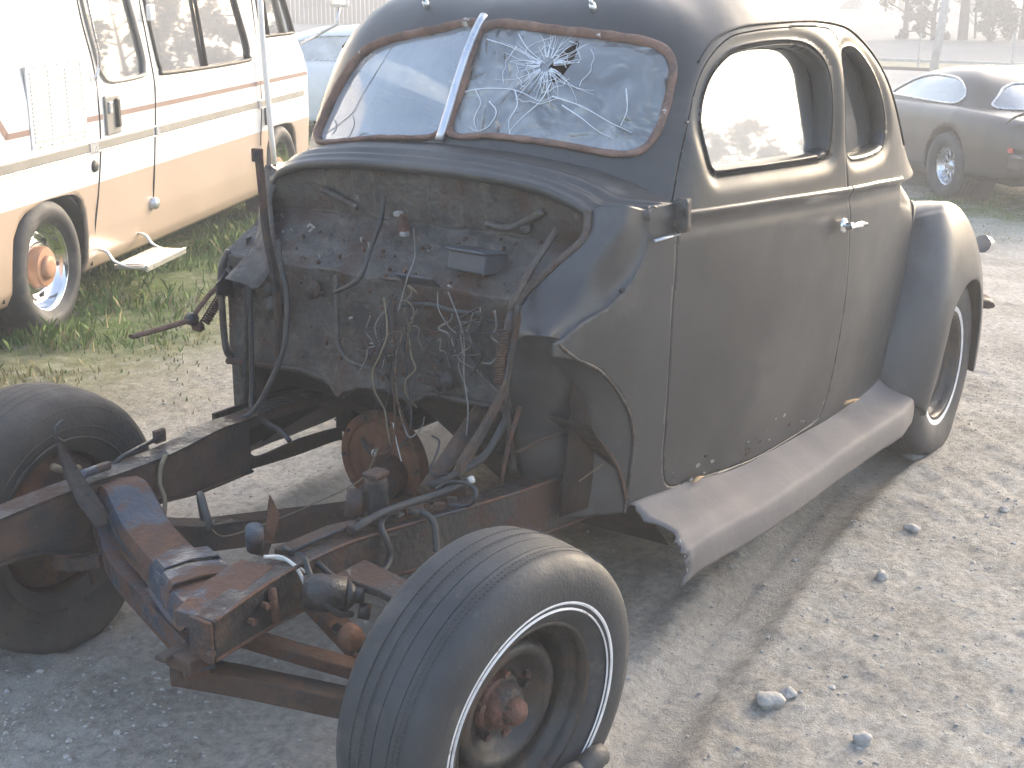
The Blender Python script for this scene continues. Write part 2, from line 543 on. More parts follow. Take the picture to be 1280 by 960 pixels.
M['white_gel'] = material('white_fibreglass', [(.72, .72, .72), (.80, .80, .80)], 1.4, (.25, .35), 0, 0, spots=[((.62, .60, .57), 2.5, .55, .8, .5, 0)], coat=.2)
M['tan_gel'] = material('tan_painted_fibreglass', [(.43, .33, .255), (.48, .37, .285)], 1.4, (.3, .4), 0, 0, coat=.15)
M['stripe_red'] = material('dull_red_stripe', [(.20, .13, .115), (.24, .155, .14)], 3, (.5, .6), 0)
M['trim_grey'] = material('grey_rub_strip', [(.23, .22, .20), (.29, .275, .255)], 5, (.4, .5), 0)
M['black_plastic'] = material('black_plastic', [(.02, .02, .02), (.04, .04, .04)], 5, (.5, .6), 0)
M['steel_bright'] = material('bright_steel', [(.62, .62, .62), (.78, .78, .76)], 8, (.25, .4), .9, .05, 90)
M['fire_paint'] = material('dusty_black_car_paint', [(.036, .029, .023), (.042, .035, .028)], 1, (.32, .38), 0, 0, coat=.4, spec=.6)
M['red_lens'] = material('red_lamp_lens', [(.45, .03, .02), (.6, .05, .03)], 9, (.2, .3), 0)
M['red_lens_dull'] = material('dull_red_tail_lens', [(.16, .05, .04), (.24, .07, .055)], 9, (.3, .4), 0)
M['post'] = material('weathered_grey_post', [(.34, .34, .33), (.48, .47, .45)], 9, (.7, .85), 0, .2, 60)
M['stone'] = material('pale_stone', [(.30, .285, .265), (.46, .445, .42)], 14, (.8, .95), 0, .4, 60)
M['leaf_dry'] = material('dry_orange_leaf', [(.50, .30, .14), (.62, .42, .22)], 40, (.7, .85), 0)

def glass(name, tint=(.86, .92, .92), dirt=.12, dcol=(.55, .57, .58), rough=.03, film=1.0, crumple=0):
    """thin dusty glass: clear sheet with reflection, plus a film of dust"""
    m = bpy.data.materials.new(name)
    m.use_nodes = True
    nt = m.node_tree; N, L = nt.nodes, nt.links
    N.clear()
    out = N.new('ShaderNodeOutputMaterial')
    tr = N.new('ShaderNodeBsdfTransparent'); tr.inputs[0].default_value = (*tint, 1)
    gl = N.new('ShaderNodeBsdfGlossy'); gl.inputs['Roughness'].default_value = rough
    fr = N.new('ShaderNodeFresnel'); fr.inputs[0].default_value = 1.52
    fm = N.new('ShaderNodeMath'); fm.operation = 'MULTIPLY_ADD'; fm.inputs[1].default_value = 1.6 * film; fm.inputs[2].default_value = .05 * film; fm.use_clamp = True
    L.new(fr.outputs[0], fm.inputs[0])
    mx = N.new('ShaderNodeMixShader')
    L.new(fm.outputs[0], mx.inputs[0]); L.new(tr.outputs[0], mx.inputs[1]); L.new(gl.outputs[0], mx.inputs[2])
    df = N.new('ShaderNodeBsdfDiffuse'); df.inputs[0].default_value = (*dcol, 1)
    tc = N.new('ShaderNodeTexCoord'); nz = N.new('ShaderNodeTexNoise'); nz.inputs['Scale'].default_value = 4; nz.inputs['Detail'].default_value = 7
    L.new(tc.outputs['Object'], nz.inputs['Vector'])
    mr = N.new('ShaderNodeMapRange'); mr.inputs['From Min'].default_value = .3; mr.inputs['From Max'].default_value = .75
    mr.inputs['To Min'].default_value = dirt * .5; mr.inputs['To Max'].default_value = dirt * 1.7
    L.new(nz.outputs['Fac'], mr.inputs[0])
    if crumple:
        nb = N.new('ShaderNodeTexVoronoi'); nb.inputs['Scale'].default_value = 5; nb.feature = 'SMOOTH_F1'
        nd = N.new('ShaderNodeTexNoise'); nd.inputs['Scale'].default_value = 4.5; nd.inputs['Detail'].default_value = 3; nd.inputs['Distortion'].default_value = 1.0
        L.new(tc.outputs['Object'], nd.inputs['Vector']); L.new(nd.outputs['Color'], nb.inputs['Vector'])
        sm = N.new('ShaderNodeMath'); L.new(nb.outputs['Distance'], sm.inputs[0]); L.new(nd.outputs['Fac'], sm.inputs[1])
        bp = N.new('ShaderNodeBump'); bp.inputs['Strength'].default_value = crumple; bp.inputs['Distance'].default_value = .05
        L.new(sm.outputs[0], bp.inputs['Height']); L.new(bp.outputs[0], gl.inputs['Normal']); L.new(bp.outputs[0], df.inputs['Normal'])
        mr.inputs['From Min'].default_value = .42; mr.inputs['From Max'].default_value = .66; L.new(nd.outputs['Fac'], mr.inputs[0])
    m2 = N.new('ShaderNodeMixShader')
    L.new(mr.outputs[0], m2.inputs[0]); L.new(mx.outputs[0], m2.inputs[1]); L.new(df.outputs[0], m2.inputs[2])
    L.new(m2.outputs[0], out.inputs['Surface'])
    return m
M['windshield'] = glass('dusty_sky_tinted_windscreen_glass', dirt=.30, dcol=(.66, .71, .78), rough=.07, film=2.6)  # bluish film colour: dust plus sky reflection painted in
M['box_blue'] = material('blue_black_box_paint', [(.05, .055, .065), (.09, .095, .11)], 8, (.35, .5), 0, .1, 60)
M['fallen_paint'] = material('flaking_grey_paint', [(.20, .185, .17), (.34, .32, .30)], 14, (.8, .95), 0, .3, 60)
M['windshield_smashed'] = glass('smashed_windscreen_glass', dirt=.30, dcol=(.58, .60, .63), rough=.14, film=1.7, crumple=.5)
M['whiteout_glass'] = glass('blown_white_car_glass', dirt=.5, dcol=(.8, .82, .84), rough=.05, film=2.0)  # white film stands in for blown-out brightness on the car's windows
M['crack'] = material('white_glass_crack', [(.70, .73, .78), (.8, .82, .86)], 40, (.3, .4), 0)
M['side_glass'] = glass('side_window_glass', dirt=.03, rough=.02, film=6, tint=(.3, .32, .32))
M['quarter_glass'] = glass('quarter_window_glass', dirt=.06, rough=.05, film=.6, tint=(.5, .52, .52))
M['rv_glass'] = glass('dark_motorhome_glass', tint=(.25, .26, .27), dirt=.05, rough=.02, film=3.4)
M['car_glass'] = glass('car_window_glass', tint=(.35, .40, .42), dirt=.10, dcol=(.5, .6, .62), rough=.03, film=3.0)
# ================================================================ GROUND
RUT1 = [(-1.5, -1.45), (-.4, -1.12), (.31, -.93), (.59, -.87), (.97, -.83), (1.36, -.78), (1.9, -.72), (2.4, -.70), (2.75, -.72)]
RUT2 = [(-1.5, .15), (-.4, .45), (.31, .62), (.8, .68), (1.6, .72), (2.4, .73), (4, .70), (6, .6)]
def grass_amt(x, y):
    """0 bare dirt .. 1 lush grass"""
    n = fbm(x, y, .9, 4, 3)
    d = (y - (2.12 + (x - 1.2) * .34))
    g = np.clip(d * .9 + (n - .5) * 2.0, 0, 1)
    far = np.clip(1 - (x - 11.5) / 3.0, 0, 1)
    g = g * far
    g2 = np.exp(-(((x - 11.6) / 1.3)**2 + ((y - 1.0) / 2.2)**2)) * 1.3 * np.clip((n - .25) * 3, 0, 1)
    return np.clip(np.maximum(g, g2), 0, 1)
def sparse_amt(x, y):
    n = fbm(x, y, 1.4, 3, 9)
    d = (y - (1.15 + (x - .8) * .32))
    return np.clip(d * 1.1 + (n - .5) * 1.6, 0, 1) * np.clip(1 - (x - 7.5) / 2.5, 0, 1)
def ground_z(x, y):
    x = np.asarray(x, float); y = np.asarray(y, float)
    near = np.clip(1.3 - np.hypot(x - 2, y - .5) / 12, 0, 1)
    z = (fbm(x, y, 1.1, 3, 1) - .5) * .030 + (fbm(x, y, 7, 4, 2) - .5) * .019 * (1 - .6 * sparse_amt(x, y))
    z = z + (np.abs(fbm(x + 3, y, 20, 2, 5) - .5)) * .024
    for P, k in ((RUT1, 1.0), (RUT2, .8)):
        d, al = band(x, y, P, .1)
        ch = .35 + .65 * vnoise(al * 6, al * 0 + 3, 7)
        z = z * (1 - .55 * np.exp(-(d / .11)**4))
        z = z - k * .022 * np.exp(-(d / .095)**4) + k * .021 * np.exp(-((np.abs(d) - .130) / .045)**2) * ch
        z = z - k * .009 * np.exp(-((d + .105) / .035)**2) * ch - k * .006 * np.exp(-((d - .02) / .012)**2)
        z = z + k * .0035 * np.sin(al * 130) * np.exp(-(d / .07)**4)
    # curved turning tracks by the rear wheel
    dd = np.hypot(x - 5.4, y + 3.6)
    m = np.exp(-((dd - 3.5) / .55)**2)
    z = z + m * .005 * np.sin(dd * 55 + 6 * fbm(x, y, 1.5, 2, 14)) * np.clip(fbm(x, y, 2, 2, 12) * 2 - .6, 0, 1)
    # loose heaps near the left wheel
    z = z + .035 * np.exp(-(((x + .25) / .35)**2 + ((y - .55) / .2)**2)) * vnoise(x * 18, y * 18, 4)
    z = z - .012 * np.exp(-(((x) / .22)**2 + ((y + .80) / .13)**2)) - .012 * np.exp(-(((x - 2.85) / .22)**2 + ((y + .76) / .13)**2))
    q = np.clip((x - .6 * y - 4.0) / 6.0, 0, 1)
    return z * near - .4225 * q * q * (3 - 2 * q)
ax_x = np.concatenate([-2 - np.geomspace(.05, 110, 30)[::-1], np.arange(-2, 4.2, .018), np.arange(4.2, 12, .04), 12 + np.geomspace(.06, 300, 60)])
ax_y = np.concatenate([-3 - np.geomspace(.05, 230, 40)[::-1], np.arange(-3, 3.2, .018), np.arange(3.2, 6.5, .04), 6.5 + np.geomspace(.06, 300, 60)])
GX, GY = np.meshgrid(ax_x, ax_y, indexing='ij')
GZ = ground_z(GX, GY)
gm = bpy.data.meshes.new('ground')
nvx, nvy = GX.shape
gv = np.stack([GX, GY, GZ], -1).reshape(-1, 3)
idx = np.arange(nvx * nvy).reshape(nvx, nvy)
gf = np.stack([idx[:-1, :-1], idx[1:, :-1], idx[1:, 1:], idx[:-1, 1:]], -1).reshape(-1, 4)
gm.vertices.add(len(gv)); gm.vertices.foreach_set('co', gv.ravel().astype(np.float32))
gm.loops.add(gf.size); gm.loops.foreach_set('vertex_index', gf.ravel().astype(np.int32))
gm.polygons.add(len(gf)); gm.polygons.foreach_set('loop_start', np.arange(0, gf.size, 4, dtype=np.int32)); gm.polygons.foreach_set('loop_total', np.full(len(gf), 4, np.int32))
gm.polygons.foreach_set('use_smooth', np.ones(len(gf), bool))
gm.update(calc_edges=True)
def fattr(name, val):
    a = gm.attributes.new(name, 'FLOAT', 'POINT'); a.data.foreach_set('value', np.asarray(val, np.float32).ravel())
fattr('grass', grass_amt(GX, GY)); fattr('sparse', sparse_amt(GX, GY))
dark_soil = np.zeros_like(GX)  # mask for darker brown soil, starting with the rut edges
for P in (RUT1, RUT2):
    d, _ = band(GX, GY, P, .1)
    dark_soil = np.maximum(dark_soil, np.exp(-((d + .105) / .035)**2) * .55 * (.4 + .6 * vnoise(GX * 5, GY * 5, 18)))
    dark_soil = np.maximum(dark_soil, np.exp(-((d - .13) / .05)**2) * .5 * vnoise(GX * 9, GY * 9, 8))
# darker brown along the strip beneath the car
dark_soil = np.maximum(dark_soil, np.clip(1.25 - np.abs(GY) / .72, 0, 1) * np.clip((GX + .3) * 1.2, 0, 1) * np.clip((3.4 - GX), 0, 1) * .8)
fattr('dark_soil', dark_soil)
pale = np.zeros_like(GX)
for P in (RUT1, RUT2):
    d, al = band(GX, GY, P, .1)
    pale = np.maximum(pale, np.exp(-(d / .085)**4) * (.55 + .45 * vnoise(al * 4, al * 0, 33)))
fattr('pale', pale)
ground = bpy.data.objects.new('ground', gm); COL.objects.link(ground); ground['kind'] = 'structure'
def ground_material():
    m = bpy.data.materials.new('dirt_and_thin_grass'); m.use_nodes = True
    nt = m.node_tree; N, L = nt.nodes, nt.links
    b = N['Principled BSDF']
    tc = N.new('ShaderNodeTexCoord')
    def noise(sc, det=6, ro=.6):
        n = N.new('ShaderNodeTexNoise'); n.inputs['Scale'].default_value = sc; n.inputs['Detail'].default_value = det; n.inputs['Roughness'].default_value = ro
        L.new(tc.outputs['Object'], n.inputs['Vector']); return n.outputs['Fac']
    def ramp(f, st):
        r = N.new('ShaderNodeValToRGB'); e = r.color_ramp.elements
        e[0].position, e[0].color = st[0][0], (*st[0][1], 1); e[1].position, e[1].color = st[-1][0], (*st[-1][1], 1)
        for p, c in st[1:-1]:
            k = e.new(p); k.color = (*c, 1)
        L.new(f, r.inputs[0]); return r.outputs[0]
    def mix(f, a, c):
        x = N.new('ShaderNodeMix'); x.data_type = 'RGBA'; L.new(f, x.inputs['Factor']); L.new(a, x.inputs['A'])
        if isinstance(c, tuple): x.inputs['B'].default_value = (*c, 1)
        else: L.new(c, x.inputs['B'])
        return x.outputs['Result']
    def att(n):
        a = N.new('ShaderNodeAttribute'); a.attribute_name = n; return a.outputs['Fac']
    def mul(a, k):
        x = N.new('ShaderNodeMath'); x.operation = 'MULTIPLY'; L.new(a, x.inputs[0])
        if isinstance(k, float): x.inputs[1].default_value = k
        else: L.new(k, x.inputs[1])
        x.use_clamp = True; return x.outputs[0]
    c = ramp(noise(1.6, 9, .68), [(.32, (.30, .285, .262)), (.47, (.44, .425, .40)), (.60, (.53, .52, .50)), (.72, (.45, .43, .40))])
    fine = ramp(noise(34, 8, .75), [(.34, (.17, .155, .135)), (.50, (.44, .42, .39)), (.62, (.64, .62, .58))])
    x = N.new('ShaderNodeMix'); x.data_type = 'RGBA'; x.blend_type = 'OVERLAY'; x.inputs['Factor'].default_value = .62; L.new(c, x.inputs['A']); L.new(fine, x.inputs['B']); c = x.outputs['Result']
    c = mix(mul(att('dark_soil'), ramp(noise(6, 6), [(.35, (.3,) * 3), (.65, (1,) * 3)])), c, (.20, .178, .15))
    c = mix(mul(att('pale'), .65), c, (.50, .475, .435))
    sp = ramp(noise(9, 8, .7), [(.38, (.17, .17, .09)), (.5, (.28, .27, .165)), (.64, (.43, .41, .34))])
    c = mix(mul(att('sparse'), .85), c, sp)
    gr = ramp(noise(12, 8, .7), [(.36, (.07, .115, .03)), (.52, (.13, .20, .05)), (.68, (.22, .24, .10))])
    c = mix(mul(att('grass'), ramp(noise(7, 6, .7), [(.36, (.35,) * 3), (.56, (1,) * 3)])), c, gr)
    L.new(c, b.inputs['Base Color'])
    b.inputs['Roughness'].default_value = .95; b.inputs['Specular IOR Level'].default_value = .2
    h = N.new('ShaderNodeMath'); h.operation = 'ADD'; L.new(noise(55, 8, .72), h.inputs[0]); L.new(mul(noise(190, 4), .5), h.inputs[1])
    bp = N.new('ShaderNodeBump'); bp.inputs['Strength'].default_value = 1.0; bp.inputs['Distance'].default_value = .02
    L.new(h.outputs[0], bp.inputs['Height']); L.new(bp.outputs[0], b.inputs['Normal'])
    return m
gm.materials.append(ground_material())
gz = lambda x, y: float(ground_z(np.array([x]), np.array([y]))[0])

# loose gravel and clods
gr = MB(); rg = random.Random(2)
ICO = [(0, 0, 1), (.89, 0, .45), (.28, .85, .45), (-.72, .53, .45), (-.72, -.53, .45), (.28, -.85, .45), (.72, .53, -.45), (-.28, .85, -.45), (-.89, 0, -.45), (-.28, -.85, -.45), (.72, -.53, -.45), (0, 0, -1)]
IF = [(0, 1, 2), (0, 2, 3), (0, 3, 4), (0, 4, 5), (0, 5, 1), (1, 6, 2), (2, 7, 3), (3, 8, 4), (4, 9, 5), (5, 10, 1), (6, 7, 2), (7, 8, 3), (8, 9, 4), (9, 10, 5), (10, 6, 1), (6, 11, 7), (7, 11, 8), (8, 11, 9), (9, 11, 10), (10, 11, 6)]
xs_, ys_ = [], []
pts = []
for k in range(13000):
    if k < 1200: x, y = rg.gauss(-.3, .35), rg.gauss(.45, .35)
    else: x, y = rg.uniform(-.9, 5.5), rg.uniform(-2.6, 2.2)
    if math.hypot(x + 2, y + 2.2) < 1.0: continue
    pts.append((x, y, min(.011, .0017 * (1 + rg.expovariate(1.4))) * (1.35 if k < 2600 else 1)))
PZ = ground_z(np.array([p[0] for p in pts]), np.array([p[1] for p in pts]))
for (x, y, s), z in zip(pts, PZ):
    q = [(x + s * a * rg.uniform(.7, 1.3), y + s * b * rg.uniform(.7, 1.3), z + s * .6 * c * rg.uniform(.7, 1.2) + s * .2) for a, b, c in ICO]
    gr.add(q, IF)
prop(gr.build('gravel', M['stone'], None, False), kind='stuff')
for k, (x, y, s, lb) in enumerate(((.78, -1.07, .030, 'largest brown stone lying right of the tyre track near the bottom'), (.83, -1.10, .020, 'small stone touching the largest brown stone'), (2.75, -.80, .034, 'pale rounded stone beside the rear tyre'),
                                   (2.03, -1.02, .022, 'pale stone out in the bare dirt below the rear fender'), (.74, -1.32, .020, 'grey stone nearest the bottom edge, right of the tyre track'), (2.35, -1.22, .016, 'small tan stone farthest to the right on the bare dirt'),
                                   (1.62, -1.06, .020, 'tan stone just right of the tyre track, level with the running board end'))):
    V = []
    bm = bmesh.new(); bmesh.ops.create_icosphere(bm, subdivisions=3, radius=1)
    rs = random.Random(k + 40); ph = [rs.uniform(0, 6) for _ in range(6)]
    for v_ in bm.verts:
        c_ = v_.co
        d_ = 1 + .16 * math.sin(c_.x * 3 + ph[0]) + .12 * math.sin(c_.y * 4 + ph[1]) + .10 * math.sin(c_.z * 5 + ph[2]) + .05 * math.sin(c_.x * 11 + c_.y * 9 + ph[3])
        v_.co = Vector((c_.x * s * 1.15 * d_, c_.y * s * d_, c_.z * s * .72 * d_))
    me = bpy.data.meshes.new('stone'); bm.to_mesh(me); bm.free()
    me.materials.append(M['stone']); me.polygons.foreach_set('use_smooth', [True] * len(me.polygons))
    o = bpy.data.objects.new('stone', me); COL.objects.link(o); o.location = (x, y, gz(x, y) + s * .35); o.rotation_euler = (0, 0, rs.uniform(0, 6))
    prop(o, lb, 'stone', 'stones on the dirt')

# grass blades
GM = [material('green_grass_blade', [(.11, .18, .040), (.17, .26, .065)], 3, (.6, .8), 0), material('straw_grass_blade', [(.26, .22, .10), (.36, .31, .17)], 3, (.7, .9), 0)]
ng = 210000
gx = nrs.uniform(.2, 12.8, ng); gy = nrs.uniform(-.9, 7.5, ng)
keep_d = (np.abs(np.degrees(np.arctan2(gy + 2.176, gx + 2.006)) - 33.8) < 24)
A = grass_amt(gx, gy); S_ = sparse_amt(gx, gy)
cl = fbm(gx, gy, 5, 3, 21)
keep = keep_d & (nrs.rand(ng) < (A * np.clip((cl - .3) * 3.2, 0, 1) + S_ * .22 * np.clip((cl - .5) * 6, 0, 1)))
gx, gy, A, cl = gx[keep], gy[keep], A[keep], cl[keep]
gzv = ground_z(gx, gy)
hgt = (.014 + .034 * A * np.clip(cl, 0, 1)) * nrs.uniform(.5, 1.5, len(gx))
near_rv = np.exp(-((((gx - 1.93) * -.415 + (gy - 3.24) * .91) + .15) / .35)**2)
hgt *= (1 + 1.2 * near_rv)
an = nrs.uniform(0, 2 * np.pi, len(gx)); wd_ = nrs.uniform(.0025, .006, len(gx)); ln_ = hgt * nrs.uniform(.1, .8, len(gx)); a2_ = nrs.uniform(0, 2 * np.pi, len(gx))
n_ = len(gx)
P0 = np.stack([gx - wd_ * np.cos(an), gy - wd_ * np.sin(an), gzv - .003], 1); P1 = np.stack([gx + wd_ * np.cos(an), gy + wd_ * np.sin(an), gzv - .003], 1)
P2 = np.stack([gx + ln_ * .35 * np.cos(a2_) + wd_ * .7 * np.cos(an), gy + ln_ * .35 * np.sin(a2_) + wd_ * .7 * np.sin(an), gzv + hgt * .62], 1)
P3 = np.stack([gx + ln_ * np.cos(a2_), gy + ln_ * np.sin(a2_), gzv + hgt], 1)
for mi in (0, 1):
    sel = (nrs.rand(n_) < (.30 + .45 * (A < .6))) == bool(mi)
    Q = np.stack([P0[sel], P1[sel], P2[sel], P3[sel]], 1).reshape(-1, 3)
    k = np.arange(sel.sum()) * 4
    me = bpy.data.meshes.new('grass')
    fi = np.stack([k, k + 1, k + 2, k + 3], 1)
    me.vertices.add(len(Q)); me.vertices.foreach_set('co', Q.ravel().astype(np.float32))
    me.loops.add(fi.size); me.loops.foreach_set('vertex_index', fi.ravel().astype(np.int32))
    me.polygons.add(len(fi)); me.polygons.foreach_set('loop_start', np.arange(0, fi.size, 4, dtype=np.int32)); me.polygons.foreach_set('loop_total', np.full(len(fi), 4, np.int32))
    me.update(calc_edges=True); me.materials.append(GM[mi])
    o = bpy.data.objects.new('grass', me); COL.objects.link(o)
    prop(o, ['short green grass growing round the motorhome', 'dry straw-coloured grass among the green by the motorhome'][mi], 'grass', kind='stuff')
# ================================================================ THE STRIPPED COUPE
car = thing('vintage_coupe', 'stripped black 1940s coupe without hood or front fenders, bare front frame showing', 'car', (1.4, 0, 0))

DOOR = [(1.16, .372), (1.045, .385), (1.005, .45), (.990, .60), (.984, .72), (.986, .86), (.996, .99), (1.006, 1.095), (1.045, 1.175), (1.123, 1.338), (1.205, 1.462), (1.32, 1.535),
        (1.45, 1.556), (1.68, 1.561), (1.86, 1.555), (1.915, 1.535), (1.930, 1.48), (1.932, 1.36), (1.938, 1.237), (1.945, 1.09), (1.958, .98), (1.960, .81), (1.948, .655), (1.930, .50), (1.90, .40), (1.84, .362), (1.5, .348)]
DWIN = [(1.172, 1.240), (1.158, 1.315), (1.178, 1.386), (1.228, 1.452), (1.300, 1.498), (1.38, 1.520), (1.54, 1.530), (1.70, 1.524), (1.79, 1.498), (1.845, 1.45), (1.862, 1.38),
        (1.866, 1.30), (1.856, 1.218), (1.80, 1.184), (1.5, 1.188), (1.346, 1.193), (1.23, 1.196), (1.192, 1.206)]
QWIN = [(1.968, 1.205), (1.958, 1.25), (1.950, 1.34), (1.948, 1.44), (1.965, 1.487), (2.03, 1.500), (2.12, 1.482), (2.215, 1.425), (2.295, 1.34), (2.338, 1.25), (2.328, 1.188), (2.25, 1.160), (2.06, 1.158), (1.99, 1.172)]
WS_D = [(-.012, 1.296), (-.012, 1.43), (-.013, 1.562), (-.26, 1.556), (-.42, 1.542), (-.50, 1.526), (-.545, 1.490), (-.560, 1.435), (-.563, 1.36), (-.556, 1.31), (-.532, 1.272), (-.47, 1.265), (-.32, 1.284), (-.15, 1.293)]
WS_P = [(-.012, 1.292), (-.012, 1.43), (-.012, 1.566), (-.17, 1.547), (-.335, 1.514), (-.43, 1.468), (-.49, 1.38), (-.532, 1.285), (-.545, 1.248), (-.525, 1.230), (-.47, 1.229), (-.24, 1.262)]
REARW = [(.06, 1.14), (.06, 1.36), (-.20, 1.355), (-.31, 1.33), (-.345, 1.27), (-.335, 1.19), (-.28, 1.15), (-.1, 1.14)]

def door_groove(V, C_, wd=.012):
    return V

NU, NV = 330, 150
def flipF(F_):
    return [tuple(f[::-1]) for f in F_]

def upper_half(ws):
    V = dome_half(NU, NV).reshape(-1, 3)
    F4 = np.array(gridfaces(NU, NV))
    V = V.copy()
    for C_, am in ((smooth_curve(DWIN, 160, True), .016), (smooth_curve(QWIN, 140, True), .013)):
        m_ = (V[:, 0] > C_[:, 0].min() - .12) & (V[:, 0] < C_[:, 0].max() + .12) & (V[:, 2] < 1.60) & (V[:, 1] < -.4)
        d, _, ins, _ = poly_dist(V[m_][:, [0, 2]], C_)
        k = np.where(ins, 1.0, np.exp(-(d / .026)**2))
        V[m_, 1] += am * k
    side = lambda c: (c[:, 1] < -.45)
    # door
    CD = smooth_curve(DOOR, 420, True)
    (Vi, Fi), (Vo, Fo), _ = carve(V, F4, CD, (0, 2), side, gap=.0014)
    Vd, Fd, _ = compact(Vi, Fi)
    Cw = smooth_curve(DWIN, 200, True)
    _, (Vd, Fd), ring = carve(Vd, Fd, Cw, (0, 2), None)
    Vd, Fd, u = compact(Vd, Fd)
    ring = np.searchsorted(u, ring)
    Vd, Fd, gd = boundary_reveal(Vd, Fd, ring, [(.003, .004), (.007, .011), (.010, .022), (.011, .052)], (0, 2), (0, 1, 0))
    # body: quarter window, windscreen, rear window
    Vb, Fb, _ = compact(Vo, Fo)
    Cq = smooth_curve(QWIN, 180, True)
    _, (Vb, Fb), ring = carve(Vb, Fb, Cq, (0, 2), side)
    Vb, Fb, u = compact(Vb, Fb)
    ring = np.searchsorted(u, ring)
    nring = len(ring)
    Cs = smooth_curve(ws, 220, True)
    (Vwi, Fwi), (Vb2, Fb2), ringw = carve(Vb, Fb, Cs, (1, 2), lambda c: c[:, 0] < 1.36)
    Vg, Fg, _ = compact(Vwi, Fwi)
    wring = Vb2[ringw].copy()
    (Vri, Fri), (Vb3, Fb3), _ = carve(Vb2, Fb2, smooth_curve(REARW, 160, True), (1, 2), lambda c: c[:, 0] > 2.25)
    Vr, Fr, _ = compact(Vri, Fri)
    Vb3, Fb3, u = compact(Vb3, Fb3)
    ring = np.searchsorted(u, ring)
    rw = np.searchsorted(u, ringw)
    Vb3, Fb3, gq = boundary_reveal(Vb3, Fb3, ring, [(.003, .004), (.007, .011), (.010, .022), (.011, .050)], (0, 2), (0, 1, 0))
    Vb3, Fb3, _ = boundary_reveal(np.array(Vb3), Fb3, rw, [(.002, .006), (.003, .022)], (1, 2), (1, 0, 0))
    return dict(door=(Vd, Fd), dglass=gd, body=(Vb3, Fb3), qglass=gq, ws=(Vg, Fg), wring=wring, rear=(Vr, Fr))

CUT_A = [(.50, .862), (.58, .866), (.611, .875), (.664, .903), (.758, .931), (.827, .976), (.868, 1.03), (.890, 1.09), (.895, 1.20), (.50, 1.22)]
CUT_B = [(.50, .845), (.60, .832), (.65, .817), (.729, .777), (.792, .719), (.843, .649), (.866, .583), (.872, .507), (.870, .41), (.872, .30), (.50, .30)]
def side_y(X, Z):
    zb = zbelt(X)
    fade = np.clip((2.75 - X) / .3, 0, 1) * np.clip((X - .93) / .1, 0, 1)
    tuck = 1 - .16 * np.clip((X - 2.45) / .35, 0, 1) * np.clip((Z - (zb - .20)) / .20, 0, 1)**2.2
    return -(W(X, Z) * tuck + .011 * np.exp(-((Z - zb) / .013)**2) * fade - .004 * np.exp(-((Z - zb + .035) / .02)**2) * fade)
def lower_half():
    nx, nz = 380, 100
    xs = np.linspace(.585, 3.698, nx)
    tz = np.linspace(0, 1, nz)
    X = np.repeat(xs[:, None], nz, 1)
    zt = zbelt(X) + .010 + .022 * np.clip((1.03 - X) / .03, 0, 1)
    zl = np.interp(X, [.6, .9, 1.3, 2.3, 3.0, 3.7], [.38, .372, .34, .345, .36, .40])
    Z = zl + (zt - zl) * tz[None, :]
    Y = side_y(X, Z)
    dn = 0.0012 * np.sin(X * 9 + Z * 7) * np.cos(Z * 11 - X * 4)
    V = np.stack([X, Y + dn, Z], -1).reshape(-1, 3)
    F4 = np.array(gridfaces(nx, nz, True))
    CD = smooth_curve(DOOR, 420, True)
    (Vi, Fi), (Vo, Fo), _ = carve(V, F4, CD, (0, 2), None, gap=.0014)
    Vd, Fd, _ = compact(Vi, Fi)
    for C_ in (CUT_A, CUT_B):
        Cc = resample(np.array(C_), 240, True)
        _, (Vo, Fo), _ = carve(Vo, Fo, Cc, (0, 2), None)
        Vo, Fo, _ = compact(Vo, Fo)
    return (Vd, Fd), (Vo, Fo)

def join(*parts):
    V, F_ = [], []
    for v, f in parts:
        b = len(V)
        V += [tuple(p) for p in v]
        F_ += [tuple(int(i) + b for i in q) for q in f]
    return V, F_
def mirror(part):
    v, f = part
    v = np.array(v, float).copy(); v[:, 1] *= -1
    return v, [tuple(q[::-1]) for q in f]

U_D, U_P = upper_half(WS_D), upper_half(WS_P)
(LD_door, LD_body) = lower_half()

# rear deck
def deck():
    nx, ny = 60, 40
    V = []
    for x in np.linspace(2.52, 3.698, nx):
        w = float(-side_y(np.array([x]), zbelt(np.array([x])))[0])
        zb = float(zbelt(x)) + .006
        zc = float(np.interp(x, [2.5, 2.9, 3.2, 3.45, 3.6, 3.7], [1.09, 1.085, 1.03, .90, .75, .6])) + .004
        for t in np.linspace(-1, 1, ny):
            y = t * w
            V.append((x, y, zb + (zc - zb) * (1 - abs(t)**2.0)))
    return V, gridfaces(nx, ny)

